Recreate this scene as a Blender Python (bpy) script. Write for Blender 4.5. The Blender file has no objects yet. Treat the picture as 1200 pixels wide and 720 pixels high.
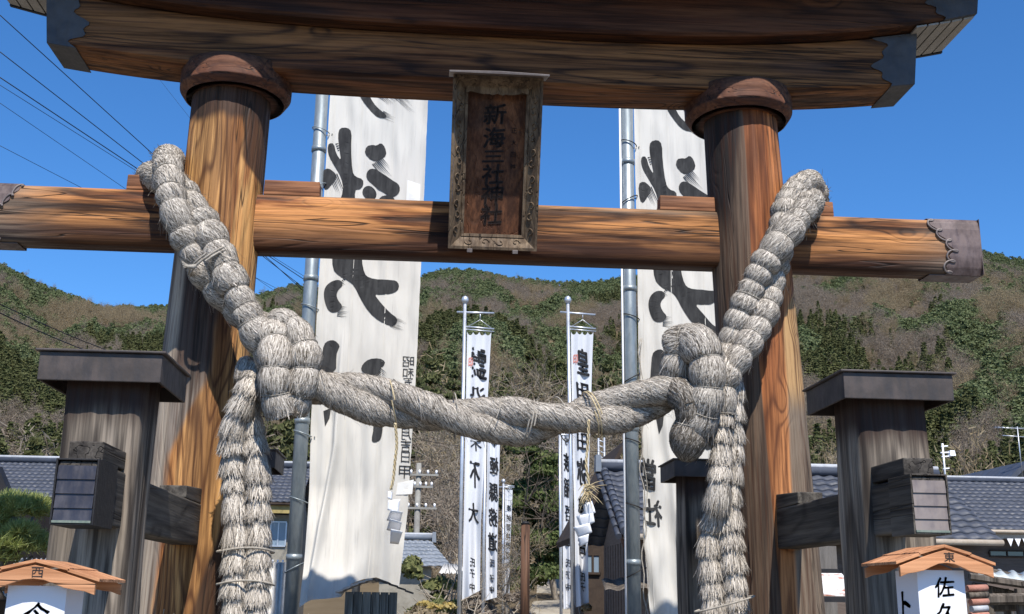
import bpy, bmesh, math, random
import numpy as np
from mathutils import Vector, Matrix
from mathutils import noise as mnoise
R = math.radians
rnd = random.Random(7)
nrs = np.random.RandomState(7)
scene = bpy.context.scene
C = scene.collection

# ------------------------------------------------------------------ camera
CAM = Vector((0, 0, 1.55)); FPX = 1300.0
pitch, yaw, roll = R(14.65), R(-4.2), R(0.75)
fwd = Vector((math.sin(-yaw) * math.cos(pitch), math.cos(yaw) * math.cos(pitch), math.sin(pitch)))
rt0 = fwd.cross(Vector((0, 0, 1))).normalized(); up0 = rt0.cross(fwd)
rt = rt0 * math.cos(roll) + up0 * math.sin(roll)
up = up0 * math.cos(roll) - rt0 * math.sin(roll)
cd = bpy.data.cameras.new('camera'); cam = bpy.data.objects.new('camera', cd); C.objects.link(cam)
cd.sensor_width = 36; cd.lens = FPX / 1200 * 36; cd.clip_start = 0.05; cd.clip_end = 6000
m = Matrix((rt, up, -fwd)).transposed().to_4x4(); m.translation = CAM
cam.matrix_world = m
scene.camera = cam

def at(x, y, Y):
    """point of the place seen at photo pixel x,y (1200x720) at world distance Y"""
    d = fwd * FPX + rt * (x - 600) + up * (360 - y)
    return CAM + d * (Y / d.y)

# ------------------------------------------------------------------ light
SUN_EL, SUN_ROT = 54.0, 171.0
world = bpy.data.worlds.new('World'); scene.world = world; world.use_nodes = True
wn = world.node_tree; wn.nodes.clear()
sky = wn.nodes.new('ShaderNodeTexSky'); sky.sky_type = 'NISHITA'; sky.sun_disc = False
sky.sun_elevation = R(SUN_EL); sky.sun_rotation = R(SUN_ROT)
sky.altitude = 700; sky.air_density = 1.0; sky.dust_density = 0.0; sky.ozone_density = 10.0
bg = wn.nodes.new('ShaderNodeBackground'); bg.inputs[1].default_value = 0.130
wo = wn.nodes.new('ShaderNodeOutputWorld')
hs = wn.nodes.new('ShaderNodeHueSaturation'); hs.inputs['Saturation'].default_value = 1.12
wn.links.new(sky.outputs[0], hs.inputs['Color']); wn.links.new(hs.outputs[0], bg.inputs[0]); wn.links.new(bg.outputs[0], wo.inputs[0])
sd = bpy.data.lights.new('sun', 'SUN'); sd.energy = 4.7; sd.angle = R(0.53); sd.color = (1.0, 0.95, 0.88)
so = bpy.data.objects.new('sun', sd); C.objects.link(so)
sdir = Vector((math.sin(R(SUN_ROT)) * math.cos(R(SUN_EL)), math.cos(R(SUN_ROT)) * math.cos(R(SUN_EL)), math.sin(R(SUN_EL))))
so.rotation_euler = (-sdir).to_track_quat('-Z', 'Y').to_euler(); so.location = (3, -10, 15)
vs = scene.view_settings
vs.view_transform = 'Standard'; vs.look = 'None'; vs.gamma = 1; vs.exposure = 0.5; vs.use_curve_mapping = False

# ------------------------------------------------------------------ node helper
class V:
    def __init__(s, nt, sock): s.nt, s.s = nt, sock
    def _m(s, op, *o, clamp=False):
        n = s.nt.nodes.new('ShaderNodeMath'); n.operation = op; n.use_clamp = clamp
        s.nt.links.new(s.s, n.inputs[0])
        for i, v in enumerate(o):
            if isinstance(v, V): s.nt.links.new(v.s, n.inputs[i + 1])
            else: n.inputs[i + 1].default_value = v
        return V(s.nt, n.outputs[0])
    def __add__(s, o): return s._m('ADD', o)
    __radd__ = __add__
    def __sub__(s, o): return s._m('SUBTRACT', o)
    def __rsub__(s, o): return (s * -1) + o
    def __mul__(s, o): return s._m('MULTIPLY', o)
    __rmul__ = __mul__
    def pow(s, o): return s._m('POWER', o)
    def abs(s): return s._m('ABSOLUTE')
    def sin(s): return s._m('SINE')
    def floor(s): return s._m('FLOOR')
    def frac(s): return s._m('FRACT')
    def max(s, o): return s._m('MAXIMUM', o)
    def min(s, o): return s._m('MINIMUM', o)
    def step(s, lo, hi, a=0.0, b=1.0):
        n = s.nt.nodes.new('ShaderNodeMapRange'); n.interpolation_type = 'SMOOTHSTEP'
        s.nt.links.new(s.s, n.inputs[0])
        for i, v in zip((1, 2, 3, 4), (lo, hi, a, b)):
            if isinstance(v, V): s.nt.links.new(v.s, n.inputs[i])
            else: n.inputs[i].default_value = v
        return V(s.nt, n.outputs[0])

class Mat:
    def __init__(s, name, rough=0.8, spec=0.3, metal=0.0):
        s.m = bpy.data.materials.new(name); s.m.use_nodes = True; s.nt = s.m.node_tree
        s.b = s.nt.nodes['Principled BSDF']; s.out = s.nt.nodes['Material Output']
        s.b.inputs['Roughness'].default_value = rough; s.b.inputs['Specular IOR Level'].default_value = spec
        s.b.inputs['Metallic'].default_value = metal
        s.tc = s.nt.nodes.new('ShaderNodeTexCoord')
        s.P = s.tc.outputs['Object']
    def vec(s, v):
        return v.s if isinstance(v, V) else v
    def map(s, scale=(1, 1, 1), loc=(0, 0, 0), src=None):
        n = s.nt.nodes.new('ShaderNodeMapping'); s.nt.links.new(s.vec(src) if src else s.P, n.inputs[0])
        n.inputs['Scale'].default_value = scale; n.inputs['Location'].default_value = loc
        return V(s.nt, n.outputs[0])
    def noise(s, vec, scale=1, detail=3, rough=0.5, dist=0.0):
        n = s.nt.nodes.new('ShaderNodeTexNoise'); s.nt.links.new(s.vec(vec), n.inputs['Vector'])
        n.inputs['Scale'].default_value = scale; n.inputs['Detail'].default_value = detail
        n.inputs['Roughness'].default_value = rough; n.inputs['Distortion'].default_value = dist
        return V(s.nt, n.outputs['Fac'])
    def voro(s, vec, scale=1, rand=1.0, feature='F1'):
        n = s.nt.nodes.new('ShaderNodeTexVoronoi'); n.feature = feature; s.nt.links.new(s.vec(vec), n.inputs['Vector'])
        n.inputs['Scale'].default_value = scale; n.inputs['Randomness'].default_value = rand
        return V(s.nt, n.outputs['Distance']), V(s.nt, n.outputs['Color'])
    def xyz(s, src=None):
        n = s.nt.nodes.new('ShaderNodeSeparateXYZ'); s.nt.links.new(s.vec(src) if src else s.P, n.inputs[0])
        return [V(s.nt, o) for o in n.outputs]
    def attr(s, name):
        n = s.nt.nodes.new('ShaderNodeAttribute'); n.attribute_name = name
        return V(s.nt, n.outputs['Fac'])
    def mix(s, f, a, b, mode='MIX'):
        n = s.nt.nodes.new('ShaderNodeMix'); n.data_type = 'RGBA'; n.blend_type = mode; n.clamp_factor = True
        for k, v in ((0, f), (6, a), (7, b)):
            if isinstance(v, V): s.nt.links.new(v.s, n.inputs[k])
            elif k == 0: n.inputs[0].default_value = v
            else: n.inputs[k].default_value = (*v, 1)
        return V(s.nt, n.outputs[2])
    def col(s, v):
        if isinstance(v, V): s.nt.links.new(v.s, s.b.inputs['Base Color'])
        else: s.b.inputs['Base Color'].default_value = (*v, 1)
        return s
    def rough(s, v): s.nt.links.new(v.s, s.b.inputs['Roughness']); return s
    def bump(s, h, strength=0.5, dist=0.01):
        n = s.nt.nodes.new('ShaderNodeBump'); n.inputs['Strength'].default_value = strength
        n.inputs['Distance'].default_value = dist
        s.nt.links.new(h.s, n.inputs['Height']); s.nt.links.new(n.outputs[0], s.b.inputs['Normal']); return s

def noisy(name, c1, c2, scale=3, rough=0.8, spec=0.3, bump=0.3, bdist=0.01, metal=0, stretch=(1, 1, 1), fine=6):
    M = Mat(name, rough, spec, metal)
    p = M.map(stretch)
    n = M.noise(p, scale, 5, 0.6); f = M.noise(p, scale * fine, 4, 0.65)
    M.col(M.mix((n * 0.6 + f * 0.4).step(0.35, 0.65), c1, c2)); M.bump(f, bump, bdist)
    return M.m

def wood(name, axis, pale, mid, dark, grey, seed=0, lines=9.0, grey_amt=0.4, char=0.25, stretch=0.11, knot=1.0, zones=None, fine_c=1.0, size=1.0, burn=0.35, gold=0.3, checks=0.85):
    """weathered timber: growth rings as contour lines of a stretched field, knots, checks and grey or charred patches"""
    M = Mat(name, 0.72, 0.25)
    def st(k, sc=1.0):
        v = [sc, sc, sc]; v[axis] = sc * k; return tuple(v)
    L = (seed * 3.7, seed * 1.9, seed * 5.3)
    p = M.map(st(stretch, 1.0 / size), L)
    wob = M.noise(M.map(st(0.35, 1.0 / size), L), 3.0, 2, 0.5)
    n1 = M.noise(p, 2.2, 2, 0.45, 0.25)
    kd, kc = M.voro(M.map(st(0.45, 1.0 / size), (L[0] + 9, L[1], L[2])), 2.3, 1.0)
    sel = M.xyz(kc)[0]
    kmask = kd.step(0.03, 0.30, 1.0, 0.0) * sel.step(0.45, 0.55) * knot
    field = n1 * lines * 1.6 + wob * 1.2 + kmask.pow(1.6) * 3.2
    ring = (field * 6.283).sin() * 0.5 + 0.5
    line = ring.pow(4.0)
    fib = M.noise(M.map(st(0.02, 1.0 / size), L), 62, 5, 0.7)
    fib2 = M.noise(M.map(st(0.03, 1.0 / size), L), 28, 4, 0.65)
    big = M.noise(M.map(st(0.3, 1.0 / size), L), 1.6, 4, 0.55)
    c = M.mix(n1.step(0.35, 0.65), pale, mid)
    c = M.mix(fib2.step(0.42, 0.68) * 0.75, c, dark)
    c = M.mix((line * (0.78 * fine_c)).min(0.92), c, dark)
    n5 = M.noise(M.map(st(0.10, 1.0 / size), (L[0] + 5, L[1] + 2, L[2] + 8)), 6.5, 4, 0.6, 0.35)
    n6 = M.noise(M.map(st(0.05, 1.0 / size), (L[0] + 15, L[1] + 12, L[2] + 8)), 16.0, 3, 0.6, 0.2)
    c = M.mix((n5 * 0.7 + n6 * 0.3).step(0.40, 0.49, 1.0, 0.0) * gold, c, tuple(min(v * 1.4 + 0.012, 0.85) for v in pale))
    c = M.mix((n5 * 0.6 + n6 * 0.4).step(0.47, 0.56) * burn, c, tuple(v * 0.7 for v in dark))
    c = M.mix(big.step(0.56, 0.72) * grey_amt, c, grey)
    core = kd.step(0.02, 0.07, 1.0, 0.0) * sel.step(0.45, 0.55) * min(knot, 1.0)
    c = M.mix(core * 0.75, c, tuple(v * 0.45 for v in dark))
    big2 = M.noise(M.map(st(0.22, 1.0 / size), (L[0] + 31, L[1] + 7, L[2])), 2.1, 4, 0.6)
    c = M.mix(fib.step(0.34, 0.46, 0.22, 0.0), c, tuple(min(v * 1.25, .85) for v in pale))
    if zones: c = zones(M, c, big2, line, fib2)
    c = M.mix(big2.step(0.58, 0.70) * char, c, (0.018, 0.014, 0.012))
    ck = (M.noise(M.map(st(0.035, 1.0 / size), (L[0] + 3, L[1] + 17, L[2])), 7.5, 3, 0.55, 0.2) - 0.5).abs().step(0.0, 0.010, 1.0, 0.0)
    ck = ck * big.step(0.42, 0.5)
    c = M.mix(ck * checks, c, (0.012, 0.009, 0.007))
    c = M.mix(fib.step(0.46, 0.64) * 0.5, c, tuple(v * 0.7 for v in dark))
    M.col(c)
    M.bump(line * -0.35 + fib * 0.35 + fib2 * 0.5 - ck * 1.2, 0.55, 0.010 * size)
    M.rough(fib2.step(0.3, 0.7, 0.60, 0.85))
    return M.m

# ------------------------------------------------------------------ mesh builder
def wpos(o):
    p = Vector((0, 0, 0))
    while o: p += Vector(o.location); o = o.parent
    return p

def tag(o, label=None, cat=None, group=None, kind=None):
    if label: o['label'] = label
    if cat: o['category'] = cat
    if group: o['group'] = group
    if kind: o['kind'] = kind
    return o

def empty(name, loc, label, cat, group=None):
    o = bpy.data.objects.new(name, None); C.objects.link(o); o.location = loc; o.empty_display_size = 0.2
    return tag(o, label, cat, group)

class MB:
    def __init__(s): s.v = []; s.f = []; s.mi = []; s.sm = []; s.cur = 0; s.smooth = False
    def add(s, verts, faces):
        b = len(s.v); s.v += [tuple(v) for v in verts]
        for f in faces:
            s.f.append(tuple(i + b for i in f)); s.mi.append(s.cur); s.sm.append(s.smooth)
        return s
    def box(s, c, d, rot=None, taper=1.0):
        c = Vector(c); hx, hy, hz = d[0] / 2, d[1] / 2, d[2] / 2
        P = []
        for z in (-1, 1):
            k = taper if z > 0 else 1.0
            for x, y in ((-1, -1), (1, -1), (1, 1), (-1, 1)):
                v = Vector((x * hx * k, y * hy * k, z * hz))
                if rot is not None: v = rot @ v
                P.append(c + v)
        return s.add(P, [(3, 2, 1, 0), (4, 5, 6, 7), (0, 1, 5, 4), (1, 2, 6, 5), (2, 3, 7, 6), (3, 0, 4, 7)])
    def prism(s, poly, off):
        """closed polygon (3D points) extruded by a vector"""
        n = len(poly); off = Vector(off); a = [Vector(p) for p in poly]; b = [p + off for p in a]
        F = [tuple(range(n - 1, -1, -1)), tuple(range(n, 2 * n))] + [(i, (i + 1) % n, (i + 1) % n + n, i + n) for i in range(n)]
        return s.add(a + b, F)
    def tube(s, pts, r, n=10, caps=True, smooth=True):
        pts = [Vector(p) for p in pts]; rs = r if isinstance(r, (list, tuple)) else [r] * len(pts)
        sm = s.smooth; s.smooth = smooth
        V_, F = [], []; ref = None
        for i, p in enumerate(pts):
            t = (pts[min(i + 1, len(pts) - 1)] - pts[max(i - 1, 0)])
            t = t.normalized() if t.length > 1e-9 else Vector((0, 0, 1))
            if ref is None:
                ref = t.cross(Vector((0, 1, 0)) if abs(t.y) < 0.9 else Vector((1, 0, 0))).normalized()
            ref = (ref - t * ref.dot(t)).normalized(); bb = t.cross(ref)
            for k in range(n):
                a = 2 * math.pi * k / n
                V_.append(p + (ref * math.cos(a) + bb * math.sin(a)) * rs[i])
        for i in range(len(pts) - 1):
            for k in range(n):
                F.append((i * n + k, i * n + (k + 1) % n, (i + 1) * n + (k + 1) % n, (i + 1) * n + k))
        s.add(V_, F)
        if caps:
            b = len(s.v) - len(V_); s.smooth = False
            s.f.append(tuple(b + k for k in range(n - 1, -1, -1))); s.mi.append(s.cur); s.sm.append(False)
            e = b + (len(pts) - 1) * n
            s.f.append(tuple(e + k for k in range(n))); s.mi.append(s.cur); s.sm.append(False)
        s.smooth = sm
        return s
    def grid(s, fn, us, vs_):
        V_ = [fn(u, v) for v in vs_ for u in us]; nu = len(us)
        F = [(j * nu + i, j * nu + i + 1, (j + 1) * nu + i + 1, (j + 1) * nu + i) for j in range(len(vs_) - 1) for i in range(nu - 1)]
        return s.add(V_, F)
    def build(s, name, mats, parent=None, loc=None, bevel=0.0, label=None, kind=None, seg=2):
        me = bpy.data.meshes.new(name)
        o = bpy.data.objects.new(name, me); C.objects.link(o)
        base = wpos(parent) if parent else Vector((0, 0, 0))
        org = base + (Vector(loc) - base if loc is not None else Vector((0, 0, 0)))
        me.from_pydata([Vector(v) - org for v in s.v], [], s.f)
        o.location = org - base
        if parent: o.parent = parent
        for mt in (mats if isinstance(mats, (list, tuple)) else [mats]): me.materials.append(mt)
        me.polygons.foreach_set('material_index', s.mi); me.polygons.foreach_set('use_smooth', s.sm); me.update()
        if bevel:
            b = o.modifiers.new('bevel', 'BEVEL'); b.width = bevel; b.segments = seg; b.limit_method = 'ANGLE'; b.angle_limit = R(40)
        if label: o['label'] = label
        if kind: o['kind'] = kind
        return o

def lerp(a, b, t): return a + (b - a) * t
def linsp(a, b, n): return [a + (b - a) * i / (n - 1) for i in range(n)]
def interp(x, xs, ys): return float(np.interp(x, xs, ys))

# ------------------------------------------------------------------ materials
O_PALE, O_MID, O_DARK, O_GREY = (0.66, 0.36, 0.15), (0.42, 0.175, 0.06), (0.13, 0.045, 0.018), (0.20, 0.165, 0.13)

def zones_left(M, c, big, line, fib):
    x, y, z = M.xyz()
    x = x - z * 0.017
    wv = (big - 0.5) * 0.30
    # orange band between two drifting limits, char, grey and painted-in shade outside
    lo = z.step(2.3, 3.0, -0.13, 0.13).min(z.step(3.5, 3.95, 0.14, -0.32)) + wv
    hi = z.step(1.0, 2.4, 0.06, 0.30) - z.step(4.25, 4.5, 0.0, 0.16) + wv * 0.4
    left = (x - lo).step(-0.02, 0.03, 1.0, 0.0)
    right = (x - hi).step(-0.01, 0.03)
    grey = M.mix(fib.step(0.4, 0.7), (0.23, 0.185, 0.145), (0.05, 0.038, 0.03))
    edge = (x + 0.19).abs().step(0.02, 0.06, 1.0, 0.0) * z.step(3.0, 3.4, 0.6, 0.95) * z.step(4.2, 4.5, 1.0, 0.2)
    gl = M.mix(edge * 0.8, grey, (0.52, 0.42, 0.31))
    char_shade = M.mix(fib.step(0.35, 0.7), (0.06, 0.032, 0.02), (0.015, 0.011, 0.009))
    gl = M.mix((z + wv * 2).step(2.6, 3.0) * (z + wv * 2).step(3.9, 4.1, 1.0, 0.0) * (x + 0.16).step(0.0, 0.04) * 0.85, gl, char_shade)  # char together with the rope's shade, put into the colour
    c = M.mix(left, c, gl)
    c = M.mix(right * 0.9, c, char_shade)
    # the collar's cast shade, painted into the top of the shaft
    c = M.mix((z + wv).step(4.72, 4.80) * 0.95, c, char_shade)
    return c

def zones_right(M, c, big, line, fib):
    x, y, z = M.xyz()
    x = x + z * 0.0332
    wv = (big - 0.5) * 0.05
    b0 = z.step(3.4, 4.8, -0.085, -0.06) + wv * 0.3
    b0 = b0 + z.step(1.0, 3.2, 0.02, 0.0)
    left = (x - b0).step(-0.006, 0.006, 1.0, 0.0)
    hi = z.step(1.2, 3.5, 0.035, 0.10) + z.step(3.3, 4.0, 0.0, 0.3) + wv * 2
    right = (x - hi).step(-0.01, 0.02)
    dk = M.mix(fib.step(0.35, 0.65), (0.15, 0.10, 0.065), (0.045, 0.03, 0.022))
    gr = M.mix(fib.step(0.4, 0.7), (0.20, 0.15, 0.105), (0.06, 0.042, 0.03))
    gold = M.mix(line * 0.9, (0.45, 0.27, 0.12), (0.13, 0.06, 0.025))
    rr = M.mix((z + wv * 3).step(2.75, 3.0), gr, gold)
    c = M.mix(right, c, rr)
    c = M.mix(left, c, dk)
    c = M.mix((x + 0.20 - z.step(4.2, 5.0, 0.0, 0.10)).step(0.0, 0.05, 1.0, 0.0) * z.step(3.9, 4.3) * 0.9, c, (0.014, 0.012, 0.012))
    return c

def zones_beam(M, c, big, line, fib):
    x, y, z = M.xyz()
    # darker towards the belly and grey ends
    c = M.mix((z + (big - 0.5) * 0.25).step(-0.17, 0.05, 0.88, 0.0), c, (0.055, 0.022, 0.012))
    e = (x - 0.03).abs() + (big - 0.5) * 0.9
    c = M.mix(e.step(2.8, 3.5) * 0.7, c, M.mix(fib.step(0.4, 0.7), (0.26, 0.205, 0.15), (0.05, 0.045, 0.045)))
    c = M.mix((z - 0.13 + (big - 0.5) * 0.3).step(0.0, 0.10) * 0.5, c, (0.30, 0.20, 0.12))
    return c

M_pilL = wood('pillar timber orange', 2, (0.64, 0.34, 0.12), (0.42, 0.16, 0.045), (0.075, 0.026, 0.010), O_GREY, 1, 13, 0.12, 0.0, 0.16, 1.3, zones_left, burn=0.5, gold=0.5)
M_pilR = wood('pillar timber boarded', 2, (0.50, 0.21, 0.075), (0.36, 0.115, 0.034), (0.09, 0.028, 0.011), O_GREY, 4, 9, 0.15, 0.05, 0.08, 0.9, zones_right, burn=0.3, gold=0.3)
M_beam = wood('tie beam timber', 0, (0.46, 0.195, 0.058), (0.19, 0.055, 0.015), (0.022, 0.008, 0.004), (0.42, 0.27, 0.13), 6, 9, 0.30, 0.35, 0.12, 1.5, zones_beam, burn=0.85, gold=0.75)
M_lint = wood('lintel timber', 0, (0.28, 0.12, 0.038), (0.16, 0.056, 0.017), (0.018, 0.008, 0.005), (0.026, 0.024, 0.026), 9, 9, 0.75, 0.3, 0.10, 1.3, burn=0.3, gold=0.3)
M_ridge = wood('upper lintel timber', 0, (0.12, 0.048, 0.018), (0.085, 0.025, 0.009), (0.018, 0.007, 0.005), (0.03, 0.019, 0.014), 13, 7, 0.5, 0.35, 0.09, 0.7)
M_coll = wood('collar timber', 0, (0.17, 0.075, 0.036), (0.11, 0.04, 0.02), (0.07, 0.03, 0.02), (0.12, 0.08, 0.06), 16, 10, 0.3, 0.3, 0.5, 0.4)
M_wedge = wood('wedge timber', 0, (0.34, 0.15, 0.065), (0.20, 0.07, 0.028), (0.08, 0.03, 0.016), (0.30, 0.18, 0.10), 19, 9, 0.4, 0.2, 0.12, 0.8)

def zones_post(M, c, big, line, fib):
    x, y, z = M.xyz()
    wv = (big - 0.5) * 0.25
    c = M.mix((z + wv).step(2.28, 2.45) * 0.95, c, (0.03, 0.014, 0.010))  # dark below the lid: its cast shade put into the colour
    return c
M_post = wood('support post timber', 2, (0.32, 0.265, 0.205), (0.19, 0.145, 0.105), (0.030, 0.023, 0.019), (0.42, 0.36, 0.29), 22, 7, 0.6, 0.9, 0.10, 1.6, zones_post, burn=0.55, gold=0.35)
M_brace = wood('brace beam timber', 1, (0.12, 0.105, 0.085), (0.08, 0.068, 0.055), (0.025, 0.021, 0.018), (0.14, 0.12, 0.10), 25, 5, 0.5, 0.15, 0.15, 1.2)
M_plq = wood('plaque board timber', 2, (0.17, 0.07, 0.03), (0.12, 0.045, 0.02), (0.05, 0.02, 0.011), (0.08, 0.055, 0.04), 28, 8, 0.3, 0.1, 0.05, 0.0, checks=0.0)
M_frame = wood('plaque frame timber', 2, (0.20, 0.14, 0.085), (0.115, 0.075, 0.045), (0.07, 0.045, 0.028), (0.24, 0.2, 0.16), 31, 8, 0.5, 0.3, 0.1, 0.3)
M_fresh = wood('new cedar board', 0, (0.62, 0.31, 0.155), (0.52, 0.24, 0.11), (0.38, 0.155, 0.065), (0.6, 0.32, 0.18), 34, 5, 0.3, 0.0, 0.08, 0.4, fine_c=0.5)
M_oldw = wood('old grey timber', 2, (0.20, 0.165, 0.13), (0.13, 0.105, 0.08), (0.05, 0.04, 0.03), (0.22, 0.2, 0.18), 37, 7, 0.5, 0.2, 0.1, 0.6)

def metal(name, c1, c2, rough=0.45, sc=5, metal_=0.55, bump=0.12):
    M = Mat(name, rough, 0.5, metal_)
    n = M.noise(M.map(), sc, 5, 0.6); n2 = M.noise(M.map((1, 1, 0.25)), sc * 5, 4, 0.65)
    M.col(M.mix((n * 0.65 + n2 * 0.35).step(0.38, 0.62), c1, c2)); M.rough(n2.step(0.3, 0.7, rough - 0.1, rough + 0.18))
    M.bump(n, bump, 0.02); return M.m
M_cap = metal('aged copper sheet', (0.07, 0.045, 0.040), (0.16, 0.115, 0.105), 0.5, 6, 0.1)
M_lid = metal('dark sheet metal lid', (0.034, 0.027, 0.024), (0.075, 0.058, 0.052), 0.6, 5, 0.0, 0.2)
M_endm = metal('dull grey sheet metal', (0.042, 0.043, 0.048), (0.075, 0.073, 0.074), 0.65, 7, 0.05)
M_band = metal('banded box sheet', (0.15, 0.12, 0.11), (0.23, 0.19, 0.17), 0.5, 5, 0.15)
M_bandd = metal('banded box sheet dark', (0.045, 0.042, 0.05), (0.085, 0.08, 0.09), 0.38, 5, 0.45)
M_verd = metal('verdigris edge', (0.12, 0.16, 0.13), (0.20, 0.23, 0.19), 0.6, 12, 0.1)
M_soff = noisy('soffit sheet', (0.27, 0.245, 0.21), (0.36, 0.33, 0.29), 4)
M_black = noisy('black lacquered edge', (0.012, 0.012, 0.014), (0.022, 0.02, 0.02), 6, 0.6)
M_galv = noisy('galvanised steel', (0.20, 0.235, 0.25), (0.33, 0.365, 0.375), 5, 0.45, 0.5, 0.08, 0.004, 0.5, (1, 1, 0.3))
M_alu = noisy('pale steel tube', (0.45, 0.47, 0.5), (0.6, 0.62, 0.65), 5, 0.4, 0.5, 0.05, 0.004, 0.6)
M_wire = Mat('black cable', 0.6).col((0.01, 0.01, 0.012)).m
M_lwire = Mat('pale cable', 0.6).col((0.45, 0.45, 0.43)).m
M_cord = noisy('twisted grey cord', (0.24, 0.21, 0.17), (0.42, 0.38, 0.32), 60)
M_straw = noisy('yellow straw', (0.38, 0.29, 0.16), (0.60, 0.50, 0.31), 40)
M_ink = Mat('ink', 0.9, 0.1).col((0.028, 0.028, 0.03)).m
M_ink2 = Mat('faded banner ink', 0.95, 0.1)
_n = M_ink2.noise(M_ink2.map((1, 1, 0.2)), 18, 4, 0.6)
M_ink2.col(M_ink2.mix(_n.step(0.3, 0.75), (0.030, 0.030, 0.031), (0.060, 0.060, 0.060))); M_ink2 = M_ink2.m
M_red = Mat('faded red seal ink', 0.9).col((0.62, 0.25, 0.2)).m
M_paper = Mat('white paper', 0.85, 0.2)
M_paper.col((0.84, 0.84, 0.85)); M_paper = M_paper.m
M_lbox = Mat('white lantern sheet', 0.55, 0.3)
_n = M_lbox.noise(M_lbox.map(), 3, 3); M_lbox.col(M_lbox.mix(_n, (0.72, 0.73, 0.77), (0.80, 0.80, 0.83))); M_lbox = M_lbox.m

def cloth_mat(name, base, dirt, amt):
    M = Mat(name, 0.9, 0.1)
    x, y, z = M.xyz()
    n = M.noise(M.map((3.0, 1, 0.35)), 4, 5, 0.6); w = M.noise(M.map((1, 1, 1)), 140, 2, 0.5)
    st = M.noise(M.map((9, 1, 0.25)), 6, 4, 0.7)
    c = M.mix(n.step(0.45, 0.75) * amt, base, dirt)
    c = M.mix(st.step(0.55, 0.72) * amt * 0.8, c, tuple(v * 0.8 for v in dirt))
    M.col(c); M.bump(w * 0.3 + n * 0.6 + st * 0.5, 0.35, 0.01)
    tr = M.nt.nodes.new('ShaderNodeBsdfTranslucent'); tr.inputs[0].default_value = (*base, 1)
    mx = M.nt.nodes.new('ShaderNodeMixShader'); mx.inputs[0].default_value = 0.12
    M.nt.links.new(M.b.outputs[0], mx.inputs[1]); M.nt.links.new(tr.outputs[0], mx.inputs[2])
    M.nt.links.new(mx.outputs[0], M.out.inputs[0]); return M.m
M_cloth = cloth_mat('weathered white cloth', (0.655, 0.625, 0.565), (0.48, 0.46, 0.42), 0.55)
M_clothn = cloth_mat('clean white cloth', (0.68, 0.69, 0.71), (0.56, 0.57, 0.6), 0.3)
M_patch = cloth_mat('new white cloth patch', (0.80, 0.79, 0.76), (0.7, 0.69, 0.67), 0.2)

# ------------------------------------------------------------------ text and brush marks
def glyph_mesh(ch, bold=0.0):
    cu = bpy.data.curves.new('glyph', 'FONT'); cu.body = ch; cu.size = 1.0; cu.offset = 0.0
    cu.align_x = 'CENTER'; cu.align_y = 'CENTER'; cu.resolution_u = 3
    o = bpy.data.objects.new('glyph', cu); C.objects.link(o)
    dg = bpy.context.evaluated_depsgraph_get()
    me = bpy.data.meshes.new_from_object(o.evaluated_get(dg))
    bpy.data.objects.remove(o); bpy.data.curves.remove(cu)
    if not me.vertices: return [], []
    v = np.array([tuple(x.co) for x in me.vertices]); f = [tuple(p.vertices) for p in me.polygons]
    bpy.data.meshes.remove(me)
    lo, hi = v.min(0), v.max(0)
    v[:, 0] = (v[:, 0] - (lo[0] + hi[0]) / 2) / max(hi[0] - lo[0], 1e-3)
    v[:, 1] = (v[:, 1] - (lo[1] + hi[1]) / 2) / max(hi[1] - lo[1], 1e-3)
    return v[:, :2], f

def put_glyph(ch, w, h, place, parent, name='character', mat=None, mirror=False, bold=0.03, slant=0.0, brush=0.02, seed=0):
    """a character w x h drawn by place(u, v) -> world point"""
    v, f = glyph_mesh(ch, bold)
    if len(v) == 0: return
    mb = MB(); P = []
    for x, y in v:
        q = Vector((x * 5 + seed * 3.1, y * 5, seed)); nx = mnoise.noise(q) * brush; ny = mnoise.noise(q + Vector((9, 4, 2))) * brush
        x2 = (x + nx + slant * y); y2 = y + ny + 0.10 * x * (0.0 if slant == 0 else 1)
        if mirror: x2 = -x2
        P.append((x2 * w, y2 * h))
    b_ = max(bold, 0) * (w + h) / 2      # heavier strokes: the same outline laid down again a hair to each side
    for dx, dy in ([(0, 0)] if bold <= 0 else [(0, 0), (b_, 0), (-b_, 0), (0, b_), (0, -b_)]):
        mb.add([place(px_ + dx, py_ + dy) for px_, py_ in P], f)
    return mb.build(name, mat or M_ink, parent)

def put_poly(poly, place, parent, mat=None, cell=0.06, name='brush_stroke'):
    """polygon in local (u, v) metres, cut by a grid so that it follows the cloth"""
    bm = bmesh.new()
    vs_ = [bm.verts.new((p[0], p[1], 0)) for p in poly]
    try: bm.faces.new(vs_)
    except Exception: bm.free(); return None
    bmesh.ops.triangulate(bm, faces=bm.faces[:])
    xs = [p[0] for p in poly]; ys = [p[1] for p in poly]
    x = math.floor(min(xs) / cell) * cell
    while x < max(xs):
        bmesh.ops.bisect_plane(bm, geom=bm.verts[:] + bm.edges[:] + bm.faces[:], plane_co=(x, 0, 0), plane_no=(1, 0, 0)); x += cell
    y = math.floor(min(ys) / cell) * cell
    while y < max(ys):
        bmesh.ops.bisect_plane(bm, geom=bm.verts[:] + bm.edges[:] + bm.faces[:], plane_co=(0, y, 0), plane_no=(0, 1, 0)); y += cell
    bm.verts.index_update()
    mb = MB(); mb.add([place(v.co.x, v.co.y) for v in bm.verts], [tuple(v.index for v in f.verts) for f in bm.faces]); bm.free()
    return mb.build(name, mat or M_ink2, parent)

def rounded(poly, n=3):
    for _ in range(n):
        q = []
        for i in range(len(poly)):
            a, b = poly[i], poly[(i + 1) % len(poly)]
            q += [(a[0] * .75 + b[0] * .25, a[1] * .75 + b[1] * .25), (a[0] * .25 + b[0] * .75, a[1] * .25 + b[1] * .75)]
        poly = q
    return poly

exec_parts = []
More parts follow.
